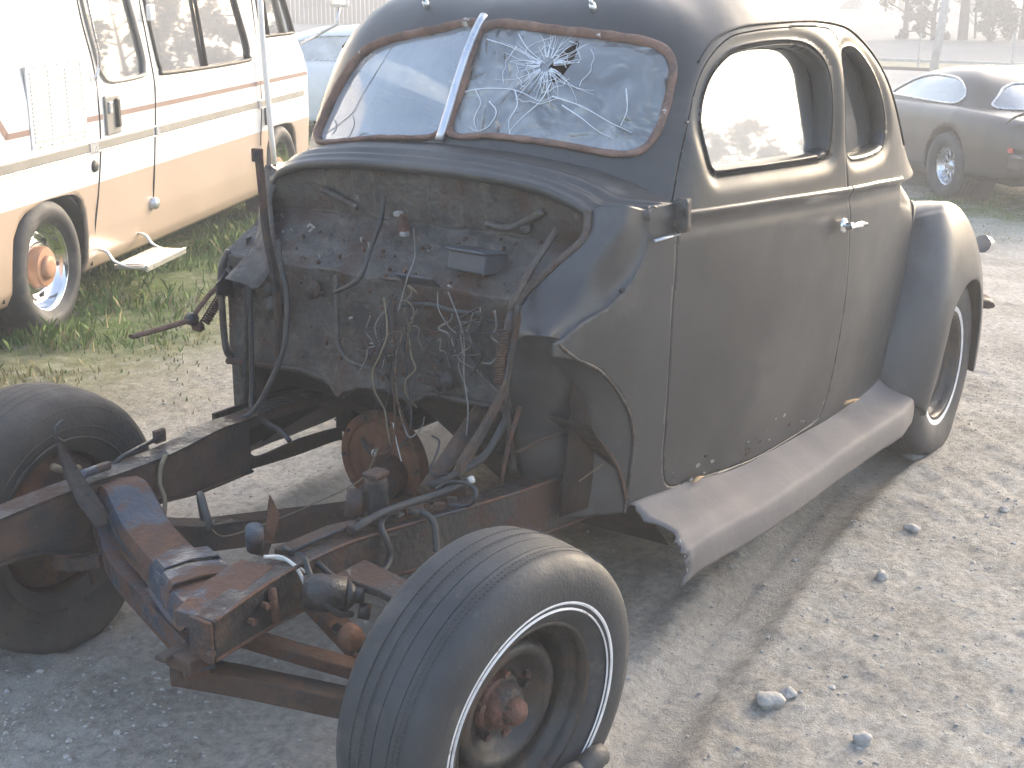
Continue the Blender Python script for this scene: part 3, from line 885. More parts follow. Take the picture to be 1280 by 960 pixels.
# cowl top
def cowl():
    A = cr([(.785, 0, 1.222), (.780, -.20, 1.218), (.780, -.37, 1.203), (.785, -.475, 1.175), (.800, -.525, 1.147), (.845, -.585, 1.146), (.893, -.636, 1.148)], 90)
    B = cr([(.897, 0, 1.266), (.917, -.25, 1.254), (.948, -.43, 1.229), (.966, -.510, 1.208), (.984, -.565, 1.186), (1.000, -.605, 1.165), (1.012, -.642, 1.148)], 90)
    A[0, 1] = 0; B[0, 1] = 0
    nv = 40
    V = []
    for a, b in zip(A, B):
        for t in np.linspace(0, 1, nv):
            p = a + (b - a) * t
            z = p[2] + .010 * math.sin(math.pi * t) + .005 * math.exp(-((t - .16) / .05)**2) - .004 * math.exp(-((t - .30) / .05)**2) + .004 * math.exp(-((t - .43) / .06)**2)
            V.append((p[0], p[1], z))
    # drop a lip at the front edge
    F_ = gridfaces(90, nv)
    lip = []
    b0 = len(V)
    for k, a in enumerate(A):
        V.append((a[0] - .004, a[1] * 1.005, a[2] - .006)); V.append((a[0] - .001, a[1] * 1.004, a[2] - .024))
    for k in range(89):
        i0, i1 = k * nv, (k + 1) * nv
        a0, a1 = b0 + 2 * k, b0 + 2 * k + 2
        F_ += [(i0, a0, a1, i1), (a0, a0 + 1, a1 + 1, a1)]
    return V, [f[::-1] for f in F_]

def outward(V, F_, ref):
    """flip faces so that most normals point away from the reference point"""
    V = np.asarray(V, float)
    s = 0
    for f in F_[::max(1, len(F_) // 400)]:
        p = V[list(f)]
        n = np.cross(p[2] - p[0], p[-1] - p[1]) if len(p) > 3 else np.cross(p[1] - p[0], p[2] - p[0])
        s += np.dot(n, p.mean(0) - ref)
    return F_ if s > 0 else [tuple(f[::-1]) for f in F_]

REF = np.array([1.9, 0, .9])
body_parts = [U_D['body'], mirror(U_P['body']), LD_body, mirror(LD_body), deck(), cowl(), mirror(cowl())]
body_parts = [(v, outward(v, [tuple(int(i) for i in q) for q in f], REF)) for v, f in body_parts]
bv, bf = join(*body_parts)
shell = mesh('body_shell', bv, bf, M['paint'], car, True, weld=.0002)
solid(shell, .003, -1)

dv, df = join(*[(v, outward(v, [tuple(int(i) for i in q) for q in f], REF)) for v, f in (U_D['door'], LD_door)])
door = mesh('door', dv, df, M['paint_low'], car, True, label='left door of the coupe, rusting along its bottom edge')
solid(door, .012, -1)
door2_p = [(v, outward(v, [tuple(int(i) for i in q) for q in f], REF)) for v, f in (mirror(U_P['door']), mirror(LD_door))]
dv2, df2 = join(*door2_p)
door2 = mesh('door', dv2, df2, M['paint'], car, True)
solid(door2, .012, -1)
# dark jamb behind the door joint
jamb = MB()
_DM = dome_half(260, 170)[:, :96].reshape(-1, 3)
def on_dome(x, z, out=.0):
    k = np.argsort((_DM[:, 0] - x)**2 + (_DM[:, 2] - z)**2 + np.where(_DM[:, 1] > -.35, 9, 0))[:4]
    w = 1 / (1e-5 + (_DM[k, 0] - x)**2 + (_DM[k, 2] - z)**2)
    return float((w * _DM[k, 1]).sum() / w.sum()) - out
for sg in (-1, 1):
    pts = []
    for x, z in smooth_curve(DOOR, 160, True):
        if z > 1.12:
            y = on_dome(x, z, -.024)
        else:
            y = float(side_y(np.array([x]), np.array([z]))[0]) + .020
        pts.append((x, -sg * y if sg > 0 else y, z))
    pts.append(pts[0])
    jamb.tube(np.array(pts), .009, 6, False)
jamb.build('door_jamb', M['dark'], car, True)

# drip rail above the door and down the quarter
DRIP = [(1.20, 1.484), (1.315, 1.553), (1.448, 1.572), (1.68, 1.577), (1.87, 1.572), (2.06, 1.548), (2.21, 1.49), (2.34, 1.40), (2.47, 1.27), (2.58, 1.17), (2.67, 1.085)]
for sg in (-1, 1):
    pts = [(x, on_dome(x, z, .003) * (1 if sg < 0 else -1), z) for x, z in smooth_curve(DRIP, 90)]
    MB().tube(smooth_curve(pts[::6], 120), .0036, 6).build('drip_rail', M['black_plastic'], car, True)

# side glass
for sg, U_ in ((-1, U_D), (1, U_P)):
    for key, mt, nm, own in (('dglass', 'side_glass', 'window_pane', door if sg < 0 else door2), ('qglass', 'quarter_glass', 'window_pane', shell)):
        P = np.array(U_[key]).copy()
        if sg > 0: P[:, 1] *= -1
        # flatten onto a plane
        A_ = np.c_[P[:, 0], P[:, 2], np.ones(len(P))]
        co = np.linalg.lstsq(A_, P[:, 1], rcond=None)[0]
        P[:, 1] = A_ @ co
        pane(nm, P, M[mt], own)
        rim_ = np.vstack([P, P[:1]])
        MB().tube(rim_ + np.array([0, -.004 if sg < 0 else .004, 0]), .004, 5, False).build('window_seal', M['black_plastic' if key == 'qglass' else 'paint'], own, True)

# windscreen panes with their seal; the driver's pane is smashed
def seal_ring(ring, name, out):
    P = ring.copy()
    P[:, 0] -= out
    P = smooth_curve(P[::2], 200, True)
    P = np.vstack([P, P[:2]])
    wob = .0135 + .001 * np.sin(np.arange(len(P)) * .7)
    return MB().tube(P, wob, 8, False, flat=.6)
ring_d = U_D['wring']; ring_p = U_P['wring'].copy(); ring_p[:, 1] *= -1
seal_ring(ring_d, 'x', .002).build('windscreen_seal', M['seal'], car, True)
seal_ring(ring_p, 'x', .002).build('windscreen_seal', M['seal'], car, True)
def glass_from(part, dx=.012, sgn=1):
    v, f = part
    v = np.array(v, float).copy(); v[:, 0] += dx
    if sgn > 0: v[:, 1] *= -1
    return v, f
v, f = glass_from(U_P['ws'], sgn=1)
wp = mesh('windscreen_pane', v, outward(v, [tuple(int(i) for i in q) for q in f], REF), M['windshield'], car, True, label='dusty intact passenger half of the windscreen')
# driver's half, with the hole
v, f = glass_from(U_D['ws'], sgn=-1)
HOLE = np.array([(-.252, 1.485), (-.272, 1.508), (-.292, 1.532), (-.303, 1.530), (-.305, 1.505), (-.300, 1.475), (-.288, 1.445), (-.268, 1.426), (-.256, 1.432), (-.262, 1.45), (-.240, 1.462), (-.248, 1.475)])
_, (v, f), hring = carve(v, np.array(f), resample(HOLE, 120, True), (1, 2), None)
v, f, u_ = compact(v, f)
wd = mesh('windscreen_pane', v, outward(v, [tuple(int(i) for i in q) for q in f], REF), M['windshield_smashed'], car, True, label='smashed driver half of the windscreen with a hole and star cracks')
GV = np.array(v)
def on_glass(y, z, out=.003):
    k = np.argsort((GV[:, 1] - y)**2 + (GV[:, 2] - z)**2)[:3]
    return (float(GV[k, 0].mean()) - out, y, z)
crk = MB()
cc = np.array([-.236, 1.472])
rr = random.Random(11)
for k in range(64):
    a = rr.uniform(0, 2 * math.pi)
    L_ = rr.uniform(.03, .11) if k < 56 else rr.uniform(.11, .19)
    a_pts = []
    p = cc + .018 * np.array([math.cos(a), math.sin(a)])
    aa = a
    st = 7
    for i in range(st):
        if not (-.55 < p[1 - 1] < -.02 and 1.27 < p[1] < 1.55): break
        a_pts.append(on_glass(p[0], p[1]))
        aa += rr.uniform(-.22, .22)
        p = p + L_ / st * np.array([math.cos(aa), math.sin(aa)])
    if len(a_pts) > 2:
        crk.tube(a_pts, np.linspace(.0012, .0004, len(a_pts)), 4)
for rad in (.032, .055, .085, .12):
    a0 = rr.uniform(0, 6)
    for seg in range(4):
        a = a0 + seg * 1.6
        P = [on_glass(*(cc + (rad + rr.uniform(-.006, .006)) * np.array([math.cos(a + q), .8 * math.sin(a + q)]))) for q in np.linspace(0, 1.0, 8)]
        P = [q for q in P if q[2] < 1.55 and q[1] > -.55]
        if len(P) > 2: crk.tube(P, .0009, 4)
LONG = [[(-.015, 1.395), (-.076, 1.406), (-.167, 1.406), (-.248, 1.382), (-.278, 1.395)], [(-.263, 1.428), (-.248, 1.382), (-.21, 1.34), (-.187, 1.305), (-.20, 1.288)],
        [(-.278, 1.395), (-.36, 1.374), (-.438, 1.34), (-.50, 1.314)], [(-.31, 1.375), (-.37, 1.345), (-.42, 1.315), (-.46, 1.30)], [(-.46, 1.42), (-.475, 1.37), (-.47, 1.33)],
        [(-.05, 1.40), (-.075, 1.37), (-.07, 1.33), (-.09, 1.30)], [(-.167, 1.406), (-.185, 1.37), (-.175, 1.33), (-.19, 1.295)], [(-.12, 1.545), (-.165, 1.51), (-.23, 1.475)], [(-.03, 1.53), (-.12, 1.51), (-.22, 1.475)],
        [(-.10, 1.375), (-.13, 1.35), (-.12, 1.315), (-.09, 1.30), (-.06, 1.31)]]
for ln in LONG:
    P = smooth_curve(np.array([on_glass(*q) for q in ln]), 24)
    crk.tube(P, np.linspace(.0020, .0008, 24), 4)
crk.build('glass_cracks', M['crack'], wd, False)
# passenger-side fine cracks
GP = np.array(glass_from(U_P['ws'], sgn=1)[0])
crp = MB()
def on_gp(y, z):
    k = np.argsort((GP[:, 1] - y)**2 + (GP[:, 2] - z)**2)[:3]
    return (float(GP[k, 0].mean()) - .002, y, z)
for ln in ([(.30, 1.51), (.335, 1.43), (.37, 1.36), (.385, 1.32), (.44, 1.28), (.50, 1.25)], [(.385, 1.31), (.365, 1.285), (.372, 1.25)], [(.34, 1.245), (.31, 1.268), (.27, 1.262), (.255, 1.262)], [(.46, 1.25), (.45, 1.27), (.47, 1.29)]):
    crp.tube(smooth_curve(np.array([on_gp(*q) for q in ln]), 24), .0010, 4)
crp.build('glass_cracks', M['trim_grey'], wp, False)
# divider bar
P = np.array([(.897, .004, 1.278), (.930, .003, 1.345), (.975, .001, 1.41), (1.02, 0, 1.47), (1.092, 0, 1.585)])
_c = np.array([U_D['body'][0][i] for i in range(0)])
cD = dome_half(NU, NV)[0]
dvp = [(float(p[0]) - .016, .0, float(p[2])) for p in cD if 1.272 < p[2] < 1.592][::4]
MB().tube(np.array(dvp), .0125, 8, True, flat=.75).build('windscreen_divider', M['alu'], car, True)

# rear window pane
for sg, U_ in ((-1, U_D), (1, U_P)):
    v, f = U_['rear']
    v = np.array(v, float).copy(); v[:, 0] -= .012
    if sg > 0: v[:, 1] *= -1
    mesh('rear_window_pane', v, outward(v, [tuple(int(i) for i in q) for q in f], REF), M['quarter_glass'], car, True)

# cowl shoulder: the swept panel that carried the front fender
SA = cr([(.896, -.636, 1.150), (.891, -.634, 1.09), (.868, -.632, 1.03), (.827, -.623, .976), (.758, -.608, .931), (.664, -.581, .903), (.611, -.566, .875)], 70)
SB_ = cr([(.800, -.527, 1.150), (.765, -.535, 1.095), (.715, -.485, 1.03), (.670, -.435, .965), (.630, -.42, .915), (.600, -.43, .875), (.590, -.455, .862)], 70)
V = []
for a, b in zip(SA, SB_):
    d = b - a
    m_ = (a + b) / 2 + np.array([-.030, -.030, .018])
    c3 = cr([a, a + d * .12 + np.array([-.006, -.002, .002]), m_, b - d * .1 + np.array([-.008, -.012, .012]), b], 30)
    V += [tuple(p) for p in c3]
for sg in (-1, 1):
    v = np.array(V); v[:, 1] *= -sg
    if sg > 0: v[:, 1] = v[:, 1] * .965; v[:, 0] += .02
    o = mesh('cowl_shoulder', v, outward(v, gridfaces(70, 30), REF), M['bulge' if sg < 0 else 'grime'], car, True)
    solid(o, .003, -1)
# ledge strip and pressed flange on the diagonal
MB().tube(cr([(.792, -.520, 1.15), (.757, -.532, 1.09), (.707, -.482, 1.028), (.662, -.430, .962), (.622, -.413, .91), (.594, -.42, .868), (.60, -.405, .80), (.62, -.400, .66), (.64, -.41, .5)], 60), .010, 8).build('cowl_flange', M['grime'], car, True)
MB().tube(cr([(.672, .585, .945), (.66, .600, .91), (.655, .605, .868), (.655, .607, .80), (.66, .607, .66), (.68, .60, .62)], 60), .010, 8).build('cowl_flange', M['grime'], car, True)

# ---------------------------------------------------------------- firewall
def fw_bottom(y):
    return np.interp(y, [-.45, -.25, -.12, -.07, .01, .10, .155, .18, .22, .31, .40, .53, .62], [.648, .646, .643, .614, .634, .629, .606, .584, .617, .636, .632, .623, .613])
def arch_z(y):
    return np.interp(abs(y), [0, .2, .37, .475, .525, .6], [1.220, 1.216, 1.200, 1.172, 1.144, 1.10])
def firewall():
    ny, nv = 200, 170
    V = []
    dents = [(nrs.uniform(-.4, .55), nrs.uniform(.65, .92), nrs.uniform(.02, .07), nrs.uniform(-.012, .012)) for _ in range(26)]
    for v in np.linspace(0, 1, nv):
        if v < .36:
            t = v / .36; x = .800 + .022 * t; yL, yR = -.520 + .0 * t, .522 + .045 * t
        elif v < .56:
            t = (v - .36) / .20; ts = t * t * (3 - 2 * t); x = .822 - .158 * t + .012 * math.sin(math.pi * t); yL, yR = -.520 + .105 * t, .567 + .036 * t
        else:
            t = (v - .56) / .44; x = .664 + .012 * math.sin(t * 3.1) + .012 * t; yL, yR = -.415 + .005 * t, .603 + .012 * t
        for u in np.linspace(0, 1, ny):
            y = yL + (yR - yL) * u
            za = float(arch_z(y)) - .008
            if v < .36:
                z = za + (1.056 - za) * (v / .36)
            elif v < .56:
                t = (v - .36) / .20; z = 1.056 + (.935 - 1.056) * t
            else:
                t = (v - .56) / .44; z = .935 + (float(fw_bottom(y)) - .935) * t
            dx = 0
            if v < .345:
                for ry in (.225, .155, .05, -.03, -.135, -.205, .33):
                    dx -= .0045 * math.exp(-((y - ry) / .006)**2) * min(1, (v) / .05) * min(1, (.345 - v) / .05)
                dx += .004 * math.sin(y * 21)
            elif v > .56:
                for dy, dz, ds, da in dents:
                    dx += da * math.exp(-(((y - dy)**2 + (z - dz)**2) / ds**2))
                # transmission tunnel bulge
                dx -= .03 * math.exp(-((y - .13) / .12)**2) * t
            else:
                dx += .006 * math.sin(y * 30 + v * 20) * math.sin(v * 60)
            V.append((x + dx, y, z))
    return V, gridfaces(nv, ny)
v, f = firewall()
fw = mesh('firewall', v, outward(v, f, np.array([1.9, 0, .9])), M['grime'], car, True)
solid(fw, .003, -1)
# lip along the bottom of the firewall
lip = [(.672, y, float(fw_bottom(y)) + .002) for y in np.linspace(-.42, .615, 70)]
MB().tube(np.array(lip), .010, 6).build('firewall_lip', M['rail'], car, True)
# pressed beads
for P, r_ in (([(.800, -.215, 1.085), (.800, -.29, 1.083), (.797, -.39, 1.135)], .010), ([(.800, .34, 1.125), (.805, .22, 1.085)], .010),
              ([(.648, .165, .93), (.640, .160, .76), (.640, .145, .72), (.640, .11, .70), (.642, -.01, .69)], .007), ([(.650, .10, .735), (.650, -.01, .72)], .006),
              ([(.648, .57, .90), (.648, .50, .83), (.650, .44, .80)], .006), ([(.655, -.24, .78), (.655, -.36, .69)], .008)):
    MB().tube(smooth_curve(np.array(P), 20), r_, 7).build('pressed_bead', M['grime'], fw, True)
# battery-style box and plate on the shelf
bx = MB().box((.725, -.238, 1.002), (.085, .125, .052), [[.98, .10, .12], [-.10, .99, 0], [-.12, 0, .99]])
bevel(bx.build('heater_box', M['box_blue'], car), .006, 2)
bxl = MB().box((.722, -.238, 1.031), (.095, .135, .007), [[.98, .10, .12], [-.10, .99, 0], [-.12, 0, .99]])
bevel(bxl.build('box_lid', M['box_blue'], car), .003, 1)
pl_ = MB().box((.672, -.105, .935), (.10, .12, .006), [[.80, 0, .60], [0, 1, 0], [-.60, 0, .80]])
bevel(pl_.build('cover_plate', M['box_blue'], car), .002, 1)
# little terminal block
tb = MB().box((.765, .030, 1.065), (.03, .022, .055), [[1, 0, 0], [0, .95, .25], [0, -.25, .95]])
bevel(tb.build('terminal_block', M['rust'], car), .003, 1)
for c_ in ((.757, .038, 1.092), (.757, .018, 1.040)):
    bevel(MB().box(c_, (.024, .020, .013)).build('terminal_end', M['fallen_paint'], car), .003, 1)
# flakes, bolts and grommets
bits = MB()
rb = random.Random(3)
for k in range(150):
    if k < 80:
        t = rb.uniform(0, 1); x = .818 - .15 * t; z = 1.052 - .115 * t + .006; y = rb.uniform(-.42, .5)
    else:
        x = .640; z = rb.uniform(.66, .92); y = rb.uniform(-.38, .58)
    s = rb.choice((.003, .005, .007, .011))
    bits.box((x, y, z), (s * .7, s, s * .6), np.array(Matrix.Rotation(rb.uniform(0, 3), 3, 'X') @ Matrix.Rotation(rb.uniform(-.5, .5), 3, 'Z')))
prop(bits.build('rust_flakes', M['rust'], car), kind='stuff')
bits = MB()
for k in range(34):
    t = rb.uniform(0, 1); s = rb.choice((.004, .007, .012))
    y = rb.choice((rb.uniform(.35, .5), rb.uniform(-.2, .5)))  # extra pale flakes at the passenger end stand in for shelf-ridge highlights
    if rb.random() < .6: x, z = .818 - .15 * t, 1.052 - .115 * t + .004
    else: x, z = .637, rb.uniform(.8, .92)
    bits.box((x, y, z), (s * .18, s * rb.uniform(.4, 1.5), s * .5), np.array(Matrix.Rotation(rb.uniform(0, 3), 3, 'X')))
prop(bits.build('flakes_and_ridge_glints', M['fallen_paint'], car), kind='stuff')
for (y, z, r_) in ((.42, .86, .022), (.40, .81, .03), (.02, .74, .018), (.05, .735, .012), (-.19, .70, .028), (-.33, 1.085, .016), (.52, .87, .02), (.25, .88, .025)):
    g = MB()
    x0 = .80 if z > 1.06 else .640
    mm = Matrix.Translation((x0, y, z)) @ Matrix.Rotation(R(90), 4, 'Z')
    g.revolve([(0, .012), (r_ * .4, .012), (r_ * .5, .004), (r_, .006), (r_ * 1.1, -.01)], 16, mm)
    g.build('grommet', M['rail' if r_ > .019 else 'grime'], fw, True)
# pedal-arm pad on the firewall
bevel(MB().box((.632, -.165, .70), (.02, .05, .03)).build('master_cylinder_cap', M['rail'], fw), .006)
bevel(MB().box((.632, -.165, .755), (.02, .06, .012)).build('bracket', M['rail'], fw), .004)

# dark underside behind the firewall: toe board, tunnel, floor, kick panels
ub = MB()
ny, nx = 30, 14
V = []
for i in range(nx):
    t = i / (nx - 1)
    for j in range(ny):
        y = -.60 + 1.20 * j / (ny - 1)
        zb = float(fw_bottom(np.clip(y, -.42, .61)))
        x = .69 + .45 * t
        z = zb + (float(np.interp(y, [-.08, .06], [.17, .315])) - zb) * t + .16 * math.exp(-((y - .13) / .16)**2) * t
        V.append((x, y, z))
o = mesh('toe_board', V, gridfaces(nx, ny), M['dark'], car, True); solid(o, .003)
V = [(x, y, .312 + .14 * math.exp(-((y - .1) / .15)**2) * (1 if x < 2.0 else .6)) for x in np.linspace(1.13, 3.35, 12) for y in np.linspace(-.62, .62, 30)]
o = mesh('floor_pan', V, gridfaces(12, 30), M['dark'], car, True); solid(o, .004)
for sg in (-1, 1):
    V = [(x, sg * (float(W(x, z)) - .05), z) for x in np.linspace(.70, 1.2, 8) for z in np.linspace(.38, .98, 8)]
    o = mesh('kick_panel', V, gridfaces(8, 8), M['dark'], car, True); solid(o, .003)
# lower hanging cowl corner on the passenger side
MB().sweep([(.69, .60, .62, .03, .22), (.78, .61, .62, .03, .23), (.9, .62, .62, .03, .24)]).build('cowl_corner', M['grime'], car)

# driver's splash panel ahead of the door
BF = cr([(.600, -.552, .872), (.62, -.570, .845), (.66, -.578, .817), (.729, -.598, .777), (.792, -.610, .719), (.843, -.622, .649), (.866, -.626, .583), (.872, -.622, .507), (.868, -.612, .41), (.866, -.608, .36)], 60)
FF = cr([(.598, -.435, .885), (.602, -.425, .850), (.612, -.412, .80), (.625, -.408, .72), (.640, -.408, .64), (.650, -.41, .56), (.66, -.415, .50), (.68, -.42, .45), (.70, -.43, .40), (.72, -.44, .35)], 60)
V = []
for k, (a, b) in enumerate(zip(FF, BF)):
    for t in np.linspace(0, 1, 26):
        p = a + (b - a) * t
        n_ = np.array([-.55, -.8, 0])
        crease = .022 * math.sin(math.pi * t) - .020 * math.exp(-((t - .62) / .07)**2) * (1 if k > 10 else k / 10)
        V.append(tuple(p + n_ * (.004 * math.sin(math.pi * t)) + n_ * crease * .22))
o = mesh('splash_panel', V, outward(V, gridfaces(60, 26), REF), M['paint'], car, True); solid(o, .003, -1)
MB().tube(BF + np.array([-.002, .000, 0]), .0045, 8).build('wheel_arch_flange', M['grime'], car, True)
MB().tube(cr([(.62, -.43, .56), (.70, -.50, .60), (.78, -.56, .58), (.83, -.60, .50), (.86, -.615, .40)], 40), .005, 8).build('splash_rib', M['rail_brown'], car, True)

# ---------------------------------------------------------------- hinge, handle, running boards, trims
hx = MB().box((1.005, -.672, 1.125), (.030, .030, .085)).box((.995, -.668, 1.125), (.012, .045, .075))
bevel(hx.build('door_hinge', M['grime'], car), .008, 3)
MB().tube([(.892, -.652, 1.075), (.94, -.662, 1.078), (.992, -.668, 1.080)], .007, 6, True, .6).build('belt_moulding', M['alu'], car, True)
hd = MB().tube([(1.868, -.765, .985), (1.868, -.80, .985)], .012, 10)
hd.tube(smooth_curve(np.array([(1.845, -.803, .985), (1.87, -.806, .986), (1.92, -.808, .984), (1.985, -.800, .976)]), 14), np.r_[np.linspace(.006, .0105, 6), np.linspace(.0105, .007, 8)], 10, True, 1)
hd.revolve([(.024, 0), (.022, .006), (.012, .010)], 20, Matrix.Translation((1.868, -.772, .985)) @ Matrix.Rotation(R(180), 4, 'Z'))
sharp(hd.build('door_handle', M['chrome'], car, True, label='chrome door handle on the left door'))

def running_board(sg):
    xs = np.linspace(0, 1, 60)
    V = []
    ns = 26
    for i, t in enumerate(xs):
        yo = np.interp(t, [0, .25, .65, .9, 1], [.800, .832, .862, .88, .86])
        zc = np.interp(t, [0, .06, .3, 1], [.318, .315, .308, .315])
        sec = cr([(np.interp(t, [0, .1, .3, .6, 1], [.615, .640, .672, .705, .725]), zc + .062), (np.interp(t, [0, .1, 1], [.655, .68, .74]), zc + .036), (.75 + .03 * t, zc + .014), (yo - .030, zc - .001), (yo - .008, zc - .010), (yo - .001, zc - .030), (yo, zc - .060), (yo - .003, zc - .095)], ns)
        for k, (y, z) in enumerate(sec):
            s = k / (ns - 1)
            xf = .880 - .045 * s + (.010 * math.sin(s * 9))
            x = xf + (2.46 - xf) * t
            droop = -.012 * math.exp(-(t / .03)**2) * s
            wv = .0012 * math.sin(x * 17 + s * 4) + .0007 * math.sin(x * 41 + s * 9) + .003 * math.sin(x * 6.3 + 2)
            rag = (.010 * math.sin(s * 31) + .006 * math.sin(s * 67)) * math.exp(-t * 60)
            V.append((x + rag, (y if sg > 0 else -y) + 0, z + droop + wv))
    o = mesh('running_board', V, outward(V, gridfaces(60, ns), np.array([1.6, 0, .1])), M['runboard'], car, True,
             label='grey rubber running board with frayed front corner' if sg < 0 else None)
    solid(o, .006, -1)
    return o
rbd = running_board(-1)
running_board(1)
for k, (x, y, z, ln, a) in enumerate(((1.13, -.672, .373, .06, .2), (2.05, -.755, .372, .05, .9), (2.09, -.765, .368, .055, .5), (2.07, -.76, .372, .045, 1.3))):
    P = [(x, y, z), (x + ln * .5, y - ln * .1 * math.sin(a), z + .006), (x + ln, y - ln * .25 * math.sin(a), z + .002)]
    lf = MB().tube(smooth_curve(np.array(P), 8), np.array([.002, .005, .007, .008, .008, .006, .004, .001]), 6, True, .35)
    o = lf.build('dry_leaf', M['leaf_dry'], None, True)
    prop(o, ['narrow orange leaf lying at the foot of the door', 'longest of the straw scraps by the rear end of the running board', 'straw scrap lying furthest back on the running board', 'shortest straw scrap by the rear end of the running board'][k], 'leaf', 'dry scraps on the running board')
# frayed pale threads at the front corner
MB().tube([(.862, -.775, .31), (.858, -.79, .285), (.864, -.792, .265), (.855, -.80, .245)], .0022, 4).build('frayed_thread', M['wire_white'], rbd, True)
MB().tube([(.872, -.765, .322), (.866, -.775, .308)], .002, 4).build('frayed_thread', M['wire_white'], rbd, True)
# chipped paint and rust along the foot of the door
ch = MB(); ch2 = MB()
rc = random.Random(21)
for k in range(30):
    x = rc.uniform(1.02, 1.9); z = rc.uniform(.372, .43) + (.03 if rc.random() < .2 else 0)
    y = float(side_y(np.array([x]), np.array([z]))[0]) - .0012
    s = rc.choice((.002, .004, .006, .009))
    n_ = 7
    ring = [(x + s * rc.uniform(.5, 1.4) * math.cos(q), y, z + .7 * s * rc.uniform(.5, 1.2) * math.sin(q)) for q in np.linspace(0, 2 * math.pi, n_, endpoint=False)]
    tgt = ch if rc.random() < .55 else ch2
    ring2 = [(a, float(side_y(np.array([a]), np.array([c]))[0]) - .0015, c) for a, b, c in ring]
    tgt.add(ring2 + [(a, b + .003, c) for a, b, c in ring2], [tuple(range(n_))[::-1]] + [(i, (i + 1) % n_, n_ + (i + 1) % n_, n_ + i) for i in range(n_)])
prop(ch.build('paint_chips', M['fallen_paint'], door), kind='stuff')
prop(ch2.build('rust_blisters', M['rust'], door), kind='stuff')
# wiper posts on the header
for y in (-.305, .235):
    _D = dome_half(NU, NV).reshape(-1, 3)
    k = np.argmin(np.abs(_D[:, 1] + abs(y)) * 3 + np.abs(_D[:, 2] - 1.607) + np.where(_D[:, 0] > 1.35, 9, 0))
    p = _D[k]
    p = np.array([p[0], y, p[2]])
    w_ = MB().tube([p + (.004, 0, -.006), p + (-.012, 0, .016)], .009, 10).tube([p + (-.010, 0, .014), p + (-.020, 0, .026)], .005, 8)
    if y > 0: w_.tube([p + (-.018, 0, .022), p + (-.018, .018, .034)], .003, 6)
    w_.build('wiper_post', M['steel_bright'], car, True)

# rear fenders
FJ = [(2.45, -.715, .30), (2.475, -.725, .42), (2.525, -.725, .56), (2.60, -.72, .70), (2.70, -.71, .83), (2.82, -.68, .90), (3.0, -.60, .895), (3.18, -.52, .80), (3.34, -.42, .64), (3.43, -.36, .45), (3.44, -.36, .30)]
FK = [(2.50, -.845, .275), (2.54, -.855, .40), (2.60, -.857, .57), (2.685, -.845, .72), (2.79, -.815, .855), (2.90, -.79, .905), (3.06, -.79, .87), (3.23, -.79, .755), (3.37, -.785, .60), (3.45, -.78, .43), (3.42, -.78, .25)]
FO = [(2.58, -.868, .215), (2.62, -.882, .34), (2.675, -.888, .46), (2.73, -.888, .56), (2.82, -.888, .625), (2.92, -.888, .648), (3.02, -.888, .630), (3.09, -.885, .565), (3.135, -.882, .47), (3.15, -.878, .36), (3.16, -.87, .24)]
for sg in (-1, 1):
    J, K, O = cr(FJ, 120), cr(FK, 120), cr(FO, 120)
    V = []
    for j, k, o_ in zip(J, K, O):
        a = j + (k - j) * .55 + (np.array([-.012, 0, .012]) if j[0] < 2.75 else np.array([.006, 0, .012]))
        b = k + (o_ - k) * .45 + np.array([0, -.016, 0])
        V += [tuple(p) for p in cr([j, a, k, b, o_, o_ + np.array([0, .03, 0]) + unit(o_ - np.array([2.87, o_[1], .30])) * .012], 44)]
    V = np.array(V)
    if sg > 0: V[:, 1] *= -1
    o = mesh('rear_fender', V, outward(V, gridfaces(120, 44), np.array([2.9, -sg * -.5 if sg > 0 else -.5, .35])), M['bulge'], car, True)
    solid(o, .004, -1)
    P = cr(FJ, 80) + np.array([-.004, -.006, .002])
    if sg > 0: P[:, 1] *= -1
    MB().tube(P, .0045, 6).build('fender_welt', M['black_plastic'], car, True)
    # tail lamp and bumper end
    tl = MB().tube(smooth_curve(np.array([(3.36, sg * .80, .70), (3.43, sg * .81, .685), (3.50, sg * .81, .665)]), 8), np.array([.035, .036, .034, .030, .024, .018, .012, .006]), 12)
    sharp(tl.build('tail_lamp', M['chrome'], car, True))
bumper = MB().tube(smooth_curve(np.array([(3.52, -.80, .42), (3.64, -.72, .43), (3.78, -.35, .43), (3.82, 0, .43), (3.78, .35, .43), (3.64, .72, .43), (3.52, .80, .42)]), 50), .035, 10, True, .4)
bumper.build('rear_bumper', M['rail'], car, True)
MB().tube([(3.3, -.62, .36), (3.5, -.74, .40)], .008, 6).tube([(3.3, -.62, .36), (3.42, -.78, .26)], .005, 6).build('fender_brace', M['wire'], car, True)

# seat, dashboard, steering wheel
for sg in (0,):
    sb = MB().box((2.02, 0, .93), (.16, 1.18, .50), [[.96, 0, .26], [0, 1, 0], [-.26, 0, .96]])
    bevel(sb.build('seat_back', M['seat'], car), .05, 4)
    sb = MB().box((1.72, 0, .66), (.52, 1.18, .16)); bevel(sb.build('seat_cushion', M['seat'], car), .05, 4)
ds = MB().box((1.10, 0, 1.12), (.10, 1.08, .15)).box((1.04, 0, 1.185), (.16, .90, .02))
bevel(ds.build('dashboard', M['interior'], car), .02, 3)
sw = MB()
th = np.linspace(0, 2 * np.pi, 60)
ctr = np.array([1.34, -.33, 1.10]); ax1 = np.array([0, 1, 0]); ax2 = unit(np.array([.42, 0, .9]))
sw.tube(ctr + .215 * (np.cos(th)[:, None] * ax1 + np.sin(th)[:, None] * ax2), .011, 8, False)
for q in (R(30), R(150), R(270)):
    sw.tube([ctr, ctr + .215 * (math.cos(q) * ax1 + math.sin(q) * ax2)], .009, 6)
